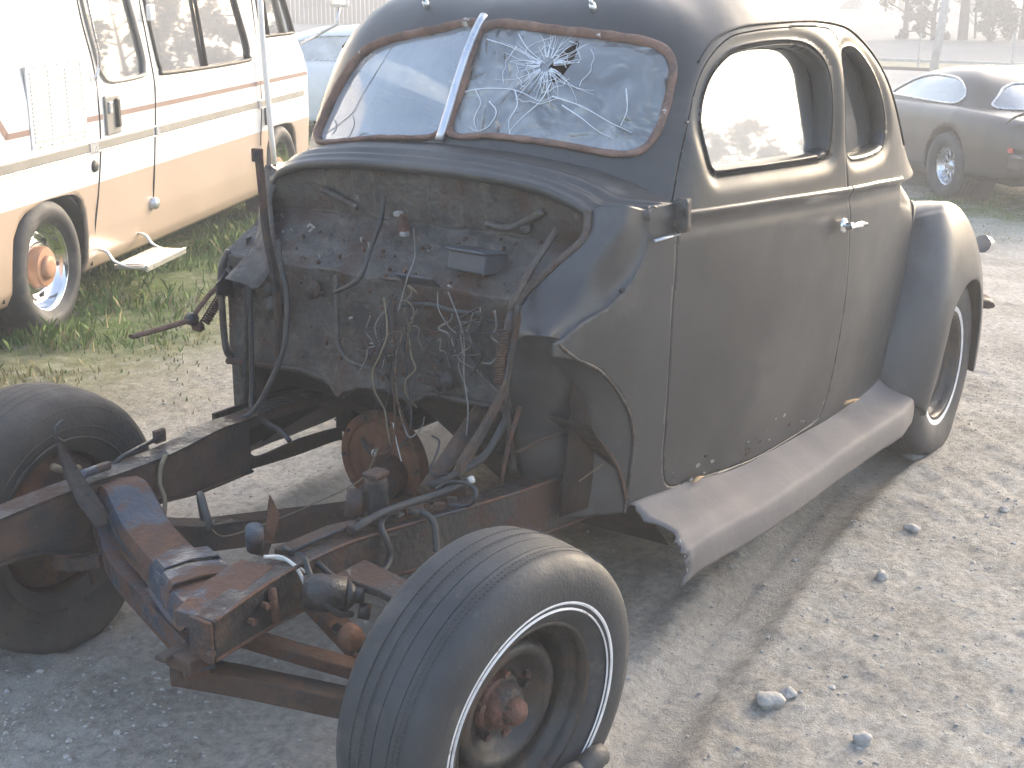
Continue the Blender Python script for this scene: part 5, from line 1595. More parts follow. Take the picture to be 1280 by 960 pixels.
for k in range(15):
    y = rw_.uniform(-.36, .05); z = rw_.uniform(.80, .95)
    P = [np.array([.625, y, z])]
    for i in range(5):
        P.append(P[-1] + np.array([rw_.uniform(-.012, .006), rw_.uniform(-.035, .035), rw_.uniform(-.05, .012)]))
    MB().tube(smooth_curve(np.array(P), 24), rw_.choice((.0012, .0016, .0022)), 5).build('loose_wire', M[rw_.choice(('wire', 'wire', 'wire', 'wire_tan', 'wire_grey', 'rust'))], car, True)
for k in range(16):
    y0 = rw_.uniform(-.16, -.02); x0 = rw_.uniform(.56, .615); z = rw_.uniform(.84, .93); zt_ = rw_.uniform(.52, .74)
    n_ = 9
    P = [(x0 - .03 * math.sin(math.pi * i / n_) + rw_.uniform(-.006, .006), y0 + .018 * math.sin(i * 1.1 + k) + rw_.uniform(-.008, .008) - .012 * (i / n_), z + (zt_ - z) * i / (n_ - 1)) for i in range(n_)]
    MB().tube(smooth_curve(np.array(P), 40), rw_.choice((.0012, .0017, .0024)), 5).build('hanging_wire', M[rw_.choice(('wire', 'wire', 'wire', 'rust', 'wire_tan'))], car, True)
for k in range(10):
    y0 = rw_.uniform(-.36, -.22); x0 = rw_.uniform(.60, .63)
    P = [(x0, y0 + rw_.uniform(-.05, .05), .90 - i * .028 + rw_.uniform(-.02, .02)) for i in range(6)]
    MB().tube(smooth_curve(np.array(P), 30), rw_.choice((.0014, .002, .003)), 5).build('hanging_wire', M[rw_.choice(('wire', 'wire', 'wire_grey'))], car, True)
MB().tube([(.424, -.424, .545), (.438, -.430, .548)], .0095, 10).build('cable_end', M['wire_white'], car, True)
lg = MB().revolve([(.010, -.002), (.010, .002), (.004, .002), (.004, -.002), (.010, -.002)], 18, Matrix.Translation((.55, -.033, .500))); lg.build('ring_terminal', M['steel_bright'], car, True)
# junk on the rail top near the cowl
jb = random.Random(9)
for k in range(16):
    x = jb.uniform(.10, .40); y = -.33 - (x - .1) * .24 + jb.uniform(-.02, .03)
    b_ = MB().box((x, y, .508), (jb.uniform(.01, .03), jb.uniform(.008, .02), jb.uniform(.008, .02)), np.array(Matrix.Rotation(jb.uniform(0, 3), 3, 'Z')))
    bevel(b_.build('clip', M[jb.choice(('rust', 'rail', 'grime'))], car), .002)

# dark plate added behind the far rail's slot to hide bright ground
MB().add([(.50, .50, .52), (1.15, .54, .50), (1.15, .54, .44), (.80, .52, .40), (.60, .51, .375), (.50, .50, .37)] + [(.50, .51, .52), (1.15, .55, .50), (1.15, .55, .44), (.80, .53, .40), (.60, .52, .375), (.50, .51, .37)],
         [(0, 1, 2, 3, 4, 5), (11, 10, 9, 8, 7, 6)] + [(i, 6 + i, 6 + (i + 1) % 6, (i + 1) % 6) for i in range(6)]).build('slot_backing_plate', M['dark'], car)
# ================================================================ MOTORHOME
RZ = R(24.5)
rv = thing('motorhome', 'white and tan motorhome with red stripe and folding entry step, parked on the grass', 'motorhome', (1.93, 3.24, 0), RZ)
def lean(z):
    return np.interp(z, [0, .195, .26, .40, 1.12, 2.0, 2.35, 2.6, 2.68], [.06, .045, .012, 0, 0, .085, .16, .42, .75])
L0, L1 = -3.2, 4.43
XR = np.concatenate([np.arange(L0, -.3, .1), np.arange(-.3, .8, .02), np.arange(.8, 3.3, .04), np.arange(3.3, L1 + .001, .02)])
ZR = np.unique(np.round(np.concatenate([np.arange(.195, .645, .02), [.645], np.arange(.665, 1.12, .02), np.arange(1.12, 2.0, .02), np.arange(2.0, 2.66, .05)]), 4))
GXr, GZr = np.meshgrid(XR, ZR, indexing='ij')
V = np.stack([GXr, lean(GZr), GZr], -1).reshape(-1, 3)
F4 = np.array(gridfaces(len(XR), len(ZR)))
def rarc(pts, n=160): return smooth_curve(np.array(pts), n, True)
ARCH1 = resample(np.array([(-.13, .1), (-.12, .40), (-.09, .51), (-.03, .575), (.04, .61), (.236, .640), (.44, .635), (.54, .625), (.61, .585), (.640, .50), (.645, .36), (.64, .1)]), 140, True)
ARCH2 = resample(np.array([(3.40, .1), (3.40, .38), (3.43, .52), (3.50, .61), (3.60, .655), (3.85, .65), (3.99, .635), (4.06, .58), (4.09, .48), (4.085, .35), (4.02, .1)]), 140, True)
NOSE = resample(np.array([(4.60, .1), (4.35, .1), (4.38, .40), (4.42, .66), (4.425, .98), (4.33, 1.12), (4.215, 1.276), (4.10, 1.50), (3.85, 1.95), (3.70, 2.3), (3.55, 2.8), (4.60, 2.8)]), 200, True)
DW = resample(cr([(.86, 1.62), (.865, 1.90), (.90, 1.98), (1.36, 1.985), (1.395, 1.93), (1.41, 1.62), (1.490, 1.28), (1.478, 1.185), (1.43, 1.152), (1.06, 1.148), (.96, 1.185), (.925, 1.27)], 200, True), 160, True)
BW = resample(cr([(1.615, 1.62), (1.615, 1.86), (1.65, 1.92), (1.75, 1.93), (2.9, 1.93), (2.985, 1.91), (3.0, 1.83), (3.03, 1.58), (3.155, 1.26), (3.145, 1.175), (3.07, 1.142), (1.80, 1.146), (1.70, 1.175), (1.665, 1.27)], 220, True), 200, True)
CW = resample(np.array([(3.46, 1.285), (4.17, 1.285), (4.05, 1.52), (3.83, 1.90), (3.44, 1.92)]), 120, True)
glass_jobs = []
for C_ in (ARCH1, ARCH2, NOSE):
    _, (V, F4), _ = carve(V, F4, C_, (0, 2)); V, F4, _ = compact(V, F4)
for C_, nm in ((DW, 'entry_door_window'), (BW, 'side_window'), (CW, 'cab_window')):
    (Vi, Fi), (V, F4), _ = carve(V, F4, C_, (0, 2)); V, F4, _ = compact(V, F4)
    Vi, Fi, _ = compact(Vi, Fi); glass_jobs.append((Vi, Fi, C_, nm))
fm = (V[F4].mean(1)[:, 2] < .645).astype(int)
sidep = mesh('side_wall', V, [tuple(f) for f in F4], None, rv, False, False, mats=[M['white_gel'], M['tan_gel']], fm=fm)
solid(sidep, .02, -1)
sidep.data.polygons.foreach_set('use_smooth', [True] * len(sidep.data.polygons))
for Vi, Fi, C_, nm in glass_jobs:
    Vi = np.array(Vi); Vi[:, 1] += .010
    g = mesh(nm, Vi, [tuple(f) for f in Fi], M['rv_glass'], rv, True, False)
    ring = [(x, float(lean(z)) - .003, z) for x, z in C_]; ring += ring[:2]
    MB().tube(np.array(ring), .013, 6, False, 1).build('window_gasket', M['black_plastic' if nm != 'entry_door_window' else 'trim_grey'], g, True, world_space=False)
    if nm == 'side_window':
        MB().tube([(2.385, float(lean(1.15)) - .004, 1.15), (2.33, float(lean(1.9)) - .004, 1.93)], .013, 6).build('window_divider', M['black_plastic'], g, True, world_space=False)
    if nm == 'cab_window':
        MB().tube([(3.60, float(lean(1.29)) - .004, 1.29), (3.57, float(lean(1.9)) - .004, 1.90)], .014, 6).build('window_divider', M['black_plastic'], g, True, world_space=False)
        MB().tube([(3.95, float(lean(1.29)) - .004, 1.29), (3.78, float(lean(1.8)) - .004, 1.80)], .014, 6).build('window_divider', M['trim_grey'], g, True, world_space=False)
# curtain behind the door window
V = [(x, .16 + .02 * math.sin(x * 55), z) for x in np.linspace(.9, 1.50, 40) for z in (1.1, 1.5, 1.98)]
mesh('curtain', V, gridfaces(40, 3), material('pale_curtain', [(.55, .56, .54), (.66, .67, .64)], 6, (.8, .9), 0), rv, True, False)
MB().box((1.9, .7, 1.28), (2.6, .9, .3)).build('sofa', M['interior'], rv, world_space=False)
# roof, rear, nose and far side
shell_ = MB()
prof = [(float(lean(z)), z) for z in (.3, .645, 1.12, 2.0, 2.35, 2.6, 2.66)]
prof2 = prof + [(2.3 - y, z) for y, z in prof[::-1]]
V = [(x, y, z) for x in (L0, 3.4) for (y, z) in prof2[5:]]
k_ = len(prof2) - 5
mesh('roof_and_far_side', V, gridfaces(2, k_), M['white_gel'], rv, False, False)
n2 = len(prof2)
mesh('rear_wall', [(L0, y, z) for y, z in prof2], [tuple(range(n2))], M['white_gel'], rv, False, False)
nose = [(4.35, .30), (4.38, .40), (4.42, .66), (4.425, .98), (4.33, 1.12), (4.215, 1.276), (4.10, 1.50), (3.85, 1.95), (3.70, 2.3), (3.55, 2.6), (3.4, 2.66)]
V = []
for x, z in nose:
    for t in np.linspace(0, 1, 13):
        V.append((x + .22 * math.sin(math.pi * t), float(lean(z)) + t * (2.3 - 2 * float(lean(z))), z))
fm = []
Fn = gridfaces(len(nose), 13)
for f in Fn:
    z = np.mean([V[i][2] for i in f]); fm.append(2 if 1.3 < z < 2.2 else (1 if z < .65 else 0))
mesh('nose', V, Fn, None, rv, True, False, mats=[M['white_gel'], M['tan_gel'], M['rv_glass']], fm=fm)
mesh('underbody', [(L0, .07, .27), (4.3, .07, .27), (4.3, 2.2, .27), (L0, 2.2, .27)], [(0, 1, 2, 3)], M['dark'], rv, False, False)
for c, n_ in ((.26, 'a'), (3.75, 'b')):
    V = [(c + .45 * math.cos(q), y, .30 + .38 * math.sin(q)) for q in np.linspace(-.2, math.pi + .2, 20) for y in (.02, .5)]
    o = mesh('wheel_well', V, gridfaces(20, 2), M['black_plastic'], rv, True, False); solid(o, .01)
    o = mesh('wheel_well_back', [(c - .5, .5, .1), (c + .5, .5, .1), (c + .5, .5, .75), (c - .5, .5, .75)], [(0, 1, 2, 3)], M['black_plastic'], rv, False, False)
# stripes and rub rail
def strip_on(name, x0, x1, z0, z1, proud, mat, n=2, parent=None):
    b = MB(); b.box(((x0 + x1) / 2, float(lean((z0 + z1) / 2)) - proud / 2 + .001, (z0 + z1) / 2), (x1 - x0, proud, z1 - z0))
    return bevel(b.build(name, mat, parent or rv, world_space=False), min(.003, proud * .3))
strip_on('red_stripe', -.07, .158, .962, .990, .0025, M['stripe_red']); strip_on('red_stripe', .722, .918, .962, .990, .0025, M['stripe_red']); strip_on('red_stripe', 1.13, 4.41, .962, .990, .0025, M['stripe_red'])
st_ = MB().add([(-.07, -.0015, .962), (-.04, -.0015, .990), (-.40, -.0015, 1.40), (-.43, -.0015, 1.372)], [(0, 1, 2, 3)]); o = st_.build('red_stripe', M['stripe_red'], rv, world_space=False); solid(o, .001)
strip_on('rub_rail', -3.0, .735, .812, .858, .010, M['trim_grey']); strip_on('rub_rail', .745, 1.52, .812, .858, .012, M['trim_grey']); strip_on('rub_rail', 1.60, 4.30, .812, .858, .010, M['trim_grey'])
for z in (.808, .862):
    strip_on('chrome_edge', -3.0, 4.33, z - .003, z + .003, .012, M['chrome_dull'])
for x in (.728, .775, 1.56, 3.28): strip_on('rub_rail_cap', x, x + .045, .806, .864, .015, M['alu'])
# door seams
def seam(P):
    P = smooth_curve(np.array([(x, float(lean(z)) - .001, z) for x, z in P]), 40)
    MB().tube(P, .005, 4).build('door_seam', M['black_plastic'], rv, True, world_space=False)
seam([(.80, 2.0), (.83, 1.5), (.878, 1.256), (.880, 1.05), (.867, .835), (.80, .60), (.735, .44), (.72, .22)])
seam([(1.555, 2.0), (1.562, 1.56), (1.592, 1.15), (1.589, 1.0), (1.53, .70), (1.475, .48), (1.46, .21)])
seam([(3.38, 2.0), (3.36, 1.4), (3.36, .9), (3.30, .55)])
MB().tube(smooth_curve(np.array([(.795, -.02, 1.60), (.835, -.03, 1.40), (.868, -.03, 1.30), (.872, -.02, 1.22), (.84, -.01, 1.17)]), 20), .010, 6).build('grab_rail', M['chrome_dull'], rv, True, world_space=False)
bevel(MB().box((1.585, -.012, 1.49), (.07, .03, .09)).build('door_hold_back', M['white_gel'], rv, world_space=False), .01)
# entry handle and lock
hp = bevel(MB().box((1.018, -.006, .978), (.165, .018, .205)).build('entry_handle_plate', M['trim_grey'], rv, world_space=False), .008, 3)
bevel(MB().box((.975, -.018, 1.02), (.03, .02, .06)).build('latch_slot', M['alu'], hp, world_space=False), .004)
bevel(MB().box((1.055, -.020, .985), (.035, .03, .15)).build('pull_handle', M['black_plastic'], hp, world_space=False), .008, 3)
MB().revolve([(.0, -.012), (.026, -.012), (.030, -.004), (.032, 0)], 24, Matrix.Translation((.778, 0, .735))).build('fuel_lock', M['black_plastic'], rv, True, world_space=False)
for x, z in ((1.455, .435), (3.18, .50)):
    MB().revolve([(.0, -.035), (.026, -.035), (.034, -.025), (.036, 0)], 24, Matrix.Translation((x, 0, z))).build('side_marker', M['alu'], rv, True, world_space=False)
# fridge vent with louvres
vt = thing_part = None
fr_ = MB()
for a, b, c, d in ((.155, .728, 1.262, 1.285), (.155, .728, .890, .913), (.155, .180, .90, 1.275), (.703, .728, .90, 1.275)):
    fr_.box(((a + b) / 2, -.001, (c + d) / 2), (b - a, .010, d - c))
vent = bevel(fr_.build('louvred_vent', M['white_gel'], rv, world_space=False), .004, 2)
for k in range(17):
    z = .925 + k * .0198
    for x0 in (.19, .363, .536):
        b = MB().box((x0 + .081, -.001, z), (.156, .012, .015), np.array(Matrix.Rotation(R(25), 3, 'X')))
        b.build('vent_louvre', M['white_gel'], vent, world_space=False)
mesh('vent_backing', [(.17, .0005 - .002, .90), (.71, -.0015, .90), (.71, -.0015, 1.27), (.17, -.0015, 1.27)], [(0, 1, 2, 3)], M['trim_grey'], vent, False, False).data.materials[0] = material('vent_backing_white', [(.70, .70, .70), (.75, .75, .75)], 4, (.5, .6), 0)
for x in (.22, .33, .45, .57, .67):
    for z in (1.274, .901):
        MB().tube([(x, -.012, z), (x, -.016, z)], .006, 8).build('vent_screw', M['chrome_dull'], vent, True, world_space=False)
# entry step
stp = MB().box((1.02, -.16, .205), (.50, .19, .022)).box((1.02, -.255, .205), (.52, .016, .034)).box((1.02, -.16, .218), (.46, .15, .006))
so = bevel(stp.build('entry_step', M['steel_bright'], rv, world_space=False), .004)
for x in (.775, 1.265):
    MB().tube(smooth_curve(np.array([(x, .05, .30), (x, -.03, .285), (x, -.07, .235), (x, -.16, .205), (x, -.25, .208)]), 20), .014, 6, True, .5).build('step_bracket', M['steel_bright'], so, True, world_space=False)
# wheels
def rv_wheel(cx):
    w = MB()
    mm_ = Matrix.Translation((cx, .10, .315)) @ Matrix.Rotation(R(180), 4, 'Z')
    prof_ = tyre_profile(.335, .215, [-.05, -.02, .02, .05], .205)
    w.revolve(prof_, 96, mm_)
    V = np.array(w.V); V[:, 2] = np.maximum(V[:, 2], -.004)
    rimp = MB().revolve([(.222, .080), (.228, .092), (.222, .098), (.208, .090), (.196, .070), (.190, .040), (.170, .020), (.140, .030), (.118, .045), (.105, .040), (.095, .038)], 72, mm_)
    rm = rimp.build('wheel', M['chrome'], rv, True, world_space=False)
    ty = mesh('tyre', V, w.F, M['rubber'], rm, True, False); sharp(ty, 50)
    hb_ = MB().revolve([(.105, .040), (.102, .075), (.092, .088), (.060, .090), (.058, .104), (.050, .112), (.030, .114), (.0, .114)], 48, mm_)
    ho = hb_.build('hub_cap', M['rust_hub_rv'], rm, True, world_space=False); sharp(ho, 40)
    for k in range(6):
        q = R(60 * k + 15)
        p = mm_ @ Vector((.148 * math.cos(q), .0275, .148 * math.sin(q))); p2 = mm_ @ Vector((.148 * math.cos(q), .032, .148 * math.sin(q)))
        MB().tube([p, p2], .020, 16).build('hand_hole', M['black_plastic'], rm, True, world_space=False)
M['rust_hub_rv'] = material('rusty_orange_hub', [(.38, .20, .12), (.50, .29, .19)], 9, (.4, .6), .2, .1, 60)
rv_wheel(.215); rv_wheel(3.73)
# awning leg: white pole along the side
ap = MB().tube([(3.300, -.035, 2.15), (3.315, -.045, 1.30), (3.365, -.06, .60), (3.40, -.07, .34)], [.021, .021, .021, .019], 12)
apo = ap.build('awning_arm', M['white_gel'], rv, True, world_space=False)
MB().tube([(3.385, -.0, .36), (3.40, -.075, .345)], .012, 8).build('awning_foot', M['alu'], apo, True, world_space=False)
MB().box((3.42, -.02, .74), (.02, .05, .12)).build('awning_bracket', M['black_plastic'], rv, world_space=False)
# mirror
mr_ = MB().box((4.33, -.30, 1.62), (.055, .15, .30)); mo = bevel(mr_.build('wing_mirror', M['white_gel'], rv, world_space=False), .02, 3)
mesh('mirror_glass', [(4.300, -.365, 1.49), (4.300, -.235, 1.49), (4.300, -.235, 1.75), (4.300, -.365, 1.75)], [(0, 1, 2, 3)], M['chrome'], mo, False, False)
MB().tube([(4.34, -.30, 1.49), (4.34, -.27, 1.34), (4.28, .0, 1.20)], .012, 8).build('mirror_arm', M['alu'], mo, True, world_space=False)
# ================================================================ OTHER CARS AND THE BACKGROUND
FZ = -.4225
def far(x, y):
    """the ground falls away behind the coupe: positions on that lower level"""
    return (-2.006 + 1.25 * (x + 2.006), -2.176 + 1.25 * (y + 2.176))
def coupe70(name, label, cat, loc, rz, paint, group=None, scale=1.0, gmat=None):
    t = thing(name, label, cat, loc, rz, group)
    t.scale = (scale,) * 3
    xs = [-1.16, -1.13, -.95, -.6, -.3, 0, .3, .6, 1.0, 1.8, 2.4, 2.75, 3.1, 3.5, 3.7, 3.74]
    wd = [.74, .79, .84, .90, .93, .945, .935, .915, .90, .90, .92, .935, .92, .84, .70, .60]
    zb = [.40, .33, .29, .26, .24, .24, .23, .22, .21, .21, .22, .24, .26, .28, .32, .40]
    zt = [.76, .84, .865, .885, .90, .91, .905, .90, .89, .86, .85, .84, .82, .77, .70, .62]
    sec_n = 40
    def section(i):
        w, b, z = (float(np.interp(i, range(len(xs)), a)) for a in (wd, zb, zt))
        return cr([(w * .86, b), (w * .985, b + .05), (w, b + .16), (w * 1.005, .52), (w * .995, .62), (w * .965, z - .12), (w * .90, z - .03), (w * .78, z + .005), (w * .4, z + .018), (0, z + .020)], sec_n)
    u = np.linspace(0, len(xs) - 1, 260)
    V = []
    for i in u:
        x = float(np.interp(i, range(len(xs)), xs))
        for y, z in section(i): V.append((x, -y, z))
    V = np.array(V); F4 = np.array(gridfaces(260, sec_n))
    for cx in (0, 2.76):
        C_ = np.array([(cx + .375 * math.cos(q), .345 + .375 * math.sin(q)) for q in np.linspace(0, 2 * math.pi, 140, endpoint=False)])
        _, (V, F4), _ = carve(V, F4, C_, (0, 2), lambda c: c[:, 1] < -.55); V, F4, _ = compact(V, F4)
    half = (V, [tuple(f) for f in F4])
    caps = []
    for xi, i in ((xs[0], 0), (xs[-1], len(xs) - 1)):
        s = section(i)
        ring = [(xi, -y, z) for y, z in s] + [(xi, y, z) for y, z in s[::-1][1:]]
        caps.append((ring, [tuple(range(len(ring)))]))
    ref = np.array([1.3, 0, .5])
    pv, pf = join(*[(v, outward(v, f, ref)) for v, f in (half, mirror(half), *caps)])
    body = mesh('body', pv, pf, paint, t, True, False, weld=.0005); sharp(body, 45)
    solid(body, .012, -1)
    # greenhouse
    B = cr([(2.02, 0, .875), (1.95, -.45, .875), (1.72, -.70, .875), (1.2, -.77, .87), (.6, -.78, .88), (.1, -.76, .89), (-.25, -.70, .90), (-.50, -.50, .905), (-.60, -.25, .905), (-.62, 0, .905)], 150)
    S = cr([(1.22, 0, 1.19), (1.18, -.38, 1.185), (1.05, -.55, 1.175), (.85, -.58, 1.18), (.55, -.59, 1.19), (.25, -.58, 1.185), (.08, -.53, 1.17), (-.02, -.38, 1.165), (-.05, -.2, 1.17), (-.05, 0, 1.17)], 150)
    Cn = cr([(.95, 0, 1.245), (.9, 0, 1.25), (.8, 0, 1.25), (.7, 0, 1.255), (.6, 0, 1.255), (.5, 0, 1.25), (.4, 0, 1.245), (.3, 0, 1.235), (.25, 0, 1.23), (.22, 0, 1.23)], 150)
    rows = []
    SB, CS = S - B, Cn - S
    T = unit(.6 * unit(SB) + .4 * unit(CS)); lSB = np.linalg.norm(SB, axis=1, keepdims=True); lCS = np.linalg.norm(CS, axis=1, keepdims=True); CSf = CS.copy(); CSf[:, 2] = 0
    for v in np.linspace(0, 1, 60):
        P0, P1, T0, T1 = (B, S, SB, T * lSB) if v <= .5 else (S, Cn, T * lCS, CSf)
        q = v * 2 if v <= .5 else (v - .5) * 2
        rows.append((2 * q**3 - 3 * q**2 + 1) * P0 + (q**3 - 2 * q**2 + q) * T0 + (-2 * q**3 + 3 * q**2) * P1 + (q**3 - q**2) * T1)
    V = np.stack(rows, 1); V[0, :, 1] = V[-1, :, 1] = 0; V[:, -1, 1] = 0
    V = V.reshape(-1, 3); F4 = np.array(gridfaces(150, 60))
    SWn = resample(cr([(.18, .93), (.10, 1.0), (.20, 1.09), (.40, 1.155), (.75, 1.165), (1.02, 1.14), (1.30, 1.05), (1.55, .95), (1.50, .915), (.9, .915), (.35, .915)], 120, True), 120, True)
    RWn = resample(np.array([(.05, .925), (.05, 1.145), (-.34, 1.135), (-.47, 1.09), (-.60, .98), (-.645, .935), (-.60, .92)]), 120, True)
    FWn = resample(np.array([(.05, .90), (.05, 1.165), (-.36, 1.155), (-.44, 1.12), (-.60, .93), (-.55, .90)]), 120, True)
    gl = []
    for C_, axm, mk, nm in ((SWn, (0, 2), lambda c: c[:, 1] < -.45, 'side_window'), (RWn, (1, 2), lambda c: c[:, 0] < .2, 'rear_window'), (FWn, (1, 2), lambda c: c[:, 0] > 1.0, 'windscreen')):
        (Vi, Fi), (V, F4), rg_ = carve(V, F4, C_, axm, mk)
        ringP = V[rg_].copy()
        V, F4, _ = compact(V, F4); Vi, Fi, _ = compact(Vi, Fi)
        gl.append((Vi, Fi, nm, ringP))
    pv, pf = join(*[(v, outward(v, f, np.array([.6, 0, .9]))) for v, f in ((V, [tuple(f) for f in F4]), mirror((V, [tuple(f) for f in F4])))])
    roof = mesh('roof', pv, pf, paint, t, True, False, weld=.0005); solid(roof, .015, -1)
    for Vi, Fi, nm, ringP in gl:
        for s in (-1, 1):
            v = np.array(Vi).copy(); v = v + (np.array([.6, 0, 1.0]) - v) * .012
            rp = ringP.copy()
            if s > 0: v[:, 1] *= -1; rp[:, 1] *= -1
            if nm != 'side_window': rp = rp[np.abs(rp[:, 1]) > .004]
            g = mesh(nm, v, outward(v, [tuple(f) for f in Fi], np.array([.6, 0, .9])), gmat or M['car_glass'], t, True, False)
            rp = rp + (rp - np.array([.6, 0, .9])) * .006
            for _ in range(6): rp[1:-1] = (rp[:-2] + rp[1:-1] * 2 + rp[2:]) / 4
            rp = smooth_curve(np.vstack([rp[:-1:5], rp[-1:]]), 140)
            d = np.linalg.norm(np.diff(rp, axis=0), axis=1)
            if d.max() > .15:
                k = int(np.argmax(d)); rp = np.roll(rp, -k - 1, axis=0)
            else: rp = np.vstack([rp, rp[:1]])
            MB().tube(rp, .011, 6, False).build('window_trim', M['chrome_dull'], g, True, world_space=False)
    # wheels
    for cx in (0, 2.76):
        for s in (-1, 1):
            mm_ = Matrix.Translation((cx, s * .82, .33)) @ Matrix.Rotation(0 if s > 0 else R(180), 4, 'Z')
            rim = MB().revolve([(.195, .06), (.20, .075), (.19, .08), (.175, .06), (.165, .01), (.15, .0)], 48, mm_)
            for k in range(10):
                q = 2 * math.pi * k / 10
                a = mm_ @ Vector((.05 * math.cos(q), .03, .05 * math.sin(q))); b = mm_ @ Vector((.17 * math.cos(q + .12), .03, .17 * math.sin(q + .12)))
                rim.tube([a, b], .012, 5)
            rim.revolve([(.06, .0), (.055, .045), (.0, .05)], 24, mm_)
            ro = rim.build('wheel', M['chrome_dull'], t, True, world_space=False)
            ty = MB().revolve(tyre_profile(.335, .23, [-.05, 0, .05]), 72, mm_)
            Vt = np.array(ty.V); Vt[:, 2] = np.maximum(Vt[:, 2], -.004)
            mesh('tyre', Vt, ty.F, M['rubber'], ro, True, False)
            mesh('wheel_well', [(cx + .40 * math.cos(q), s * y, .345 + .39 * math.sin(q)) for q in np.linspace(-.3, math.pi + .3, 16) for y in (.55, .88)], gridfaces(16, 2), M['black_plastic'], t, True, False)
            V_ = [(cx, s * .56, .34)] + [(cx + .40 * math.cos(q), s * .56, .34 + .39 * math.sin(q)) for q in np.linspace(0, 2 * math.pi, 24, endpoint=False)]
            mesh('inner_wheel_well', V_, [(0, i + 1, (i + 1) % 24 + 1) for i in range(24)], M['black_plastic'], t, False, False)
    mesh('underbody', [(-1.0, -.8, .26), (3.5, -.8, .26), (3.5, .8, .26), (-1.0, .8, .26)], [(0, 1, 2, 3)], M['black_plastic'], t, False, False)
    # tail: recessed panel, lenses, bumper, spoiler, exhaust tips, markers
    bevel(MB().box((-1.168, 0, .665), (.025, 1.36, .17)).build('tail_panel', M['black_plastic'], t, world_space=False), .02, 3)
    for s in (-1, 1):
        lo = MB().box((-1.186, s * .40, .655), (.02, .46, .095)); lo = bevel(lo.build('tail_lamp', M['red_lens_dull'], t, world_space=False), .01, 3)
        for k in range(3): MB().box((-1.198, s * .40, .627 + .028 * k), (.006, .45, .005)).build('lens_bar', M['black_plastic'], lo, world_space=False)
        bevel(MB().box((-1.02, s * .868, .60), (.09, .02, .045), np.array(Matrix.Rotation(R(-s * 12), 3, 'Z'))).build('side_marker', M['red_lens'], t, world_space=False), .004)
        MB().tube([(-1.10, s * .50, .27), (-1.22, s * .50, .265)], .035, 14).build('exhaust_tip', M['chrome_dull'], t, True, world_space=False)
    bevel(MB().box((-1.17, 0, .49), (.10, 1.60, .16)).box((-1.0, .80, .49), (.36, .08, .15)).box((-1.0, -.80, .49), (.36, .08, .15)).build('rear_bumper', paint, t, world_space=False), .03, 3)
    bevel(MB().box((-1.10, 0, .40), (.10, 1.45, .10)).build('lower_valance', M['trim_grey'], t, world_space=False), .03, 3)
    spl = MB(); Ps = [(-.86, -.84, .83), (-.97, -.82, .90), (-1.08, -.74, .945), (-1.12, -.45, .955), (-1.12, 0, .957), (-1.12, .45, .955), (-1.08, .74, .945), (-.97, .82, .90), (-.86, .84, .83)]
    spl.tube(smooth_curve(np.array(Ps), 60), np.r_[np.linspace(.01, .04, 12), np.full(36, .04), np.linspace(.04, .01, 12)], 8, True, .55)
    spl.build('spoiler', paint, t, True, world_space=False)
    for y in (-.3, .35): bevel(MB().box((.55, y, .83), (.14, .48, .55)).build('seat', M['interior'], t, world_space=False), .06, 3)
    return t
coupe70('sports_coupe', 'dusty black 1970s sports coupe seen from its rear corner, right of the stripped coupe', 'car', (*far(9.43, .48), FZ + .01), R(47), M['fire_paint'])
M['white_paint'] = material('white_car_paint', [(.74, .74, .74), (.80, .80, .80)], 2, (.2, .3), 0, 0, coat=.3)
coupe70('white_coupe', 'white car half hidden between the motorhome nose and the stripped coupe', 'car', (10.6, 7.7, gz(10.6, 7.7)), R(118), M['white_paint'], gmat=M['whiteout_glass'])

# roads and verges across the back
def slab(name, pts, z, mat, kind='structure'):
    o = mesh(name, [(*far(x, y), z + FZ) for x, y in pts], [tuple(range(len(pts)))], mat, None, False)
    o['kind'] = kind
    return o
M['lot'] = material('pale_concrete', [(.22, .22, .22), (.28, .278, .272)], .5, (.8, .9), 0)
M['asphalt'] = material('worn_pale_asphalt', [(.11, .12, .135), (.15, .16, .175)], .8, (.8, .9), 0)
M['verge'] = material('dry_verge_grass', [(.22, .19, .11), (.30, .27, .17), (.14, .15, .08)], 1.5, (.9, .95), 0, .5, 12)
M['field'] = material('far_grey_field', [(.16, .16, .15), (.22, .215, .20)], .3, (.9, .95), 0)
slab('road', [(27.4, -60), (36.3, -60), (36.3, 60), (27.4, 60)], .030, M['asphalt'])
slab('grass_verge', [(24.6, -60), (27.2, -60), (27.2, 60), (24.6, 60)], .026, M['verge'])
MB().box((far(27.3, 0)[0], 0, .03 + FZ), (.2, 150, .14)).build('kerb', M['post'], None)['kind'] = 'structure'
MB().box((far(24.5, 0)[0], 0, .03 + FZ), (.16, 150, .12)).build('kerb', M['dark'], None)['kind'] = 'structure'
slab('service_lane', [(15.5, -60), (24.4, -60), (24.4, 60), (15.5, 60)], .022, M['lot'])
slab('far_verge', [(36.5, -60), (38.4, -60), (38.4, 120), (36.5, 120)], .028, M['field'])
slab('far_lot', [(38.5, -80), (92, -80), (92, 16), (38.5, 16)], .024, M['asphalt'])
slab('far_lot', [(38.5, 17), (92, 17), (92, 120), (38.5, 120)], .020, M['lot'])
for k, (x, y, h, nm, lb) in enumerate(((25.3, 6.45, .85, 'marker_post', 'thin pale roadside marker post nearer the coupe roof'), (25.6, 4.72, .95, 'marker_post', 'thin pale roadside marker post at the right edge, beyond the black sports coupe'))):
    x, y = far(x, y); b = MB().box((x, y, h / 2 + FZ), (.035, .05, h)); o = bevel(b.build(nm, M['post'], None), .008)
    prop(o, lb, 'marker post', 'white roadside marker posts')
_px, _py = far(23.9, 5.72)
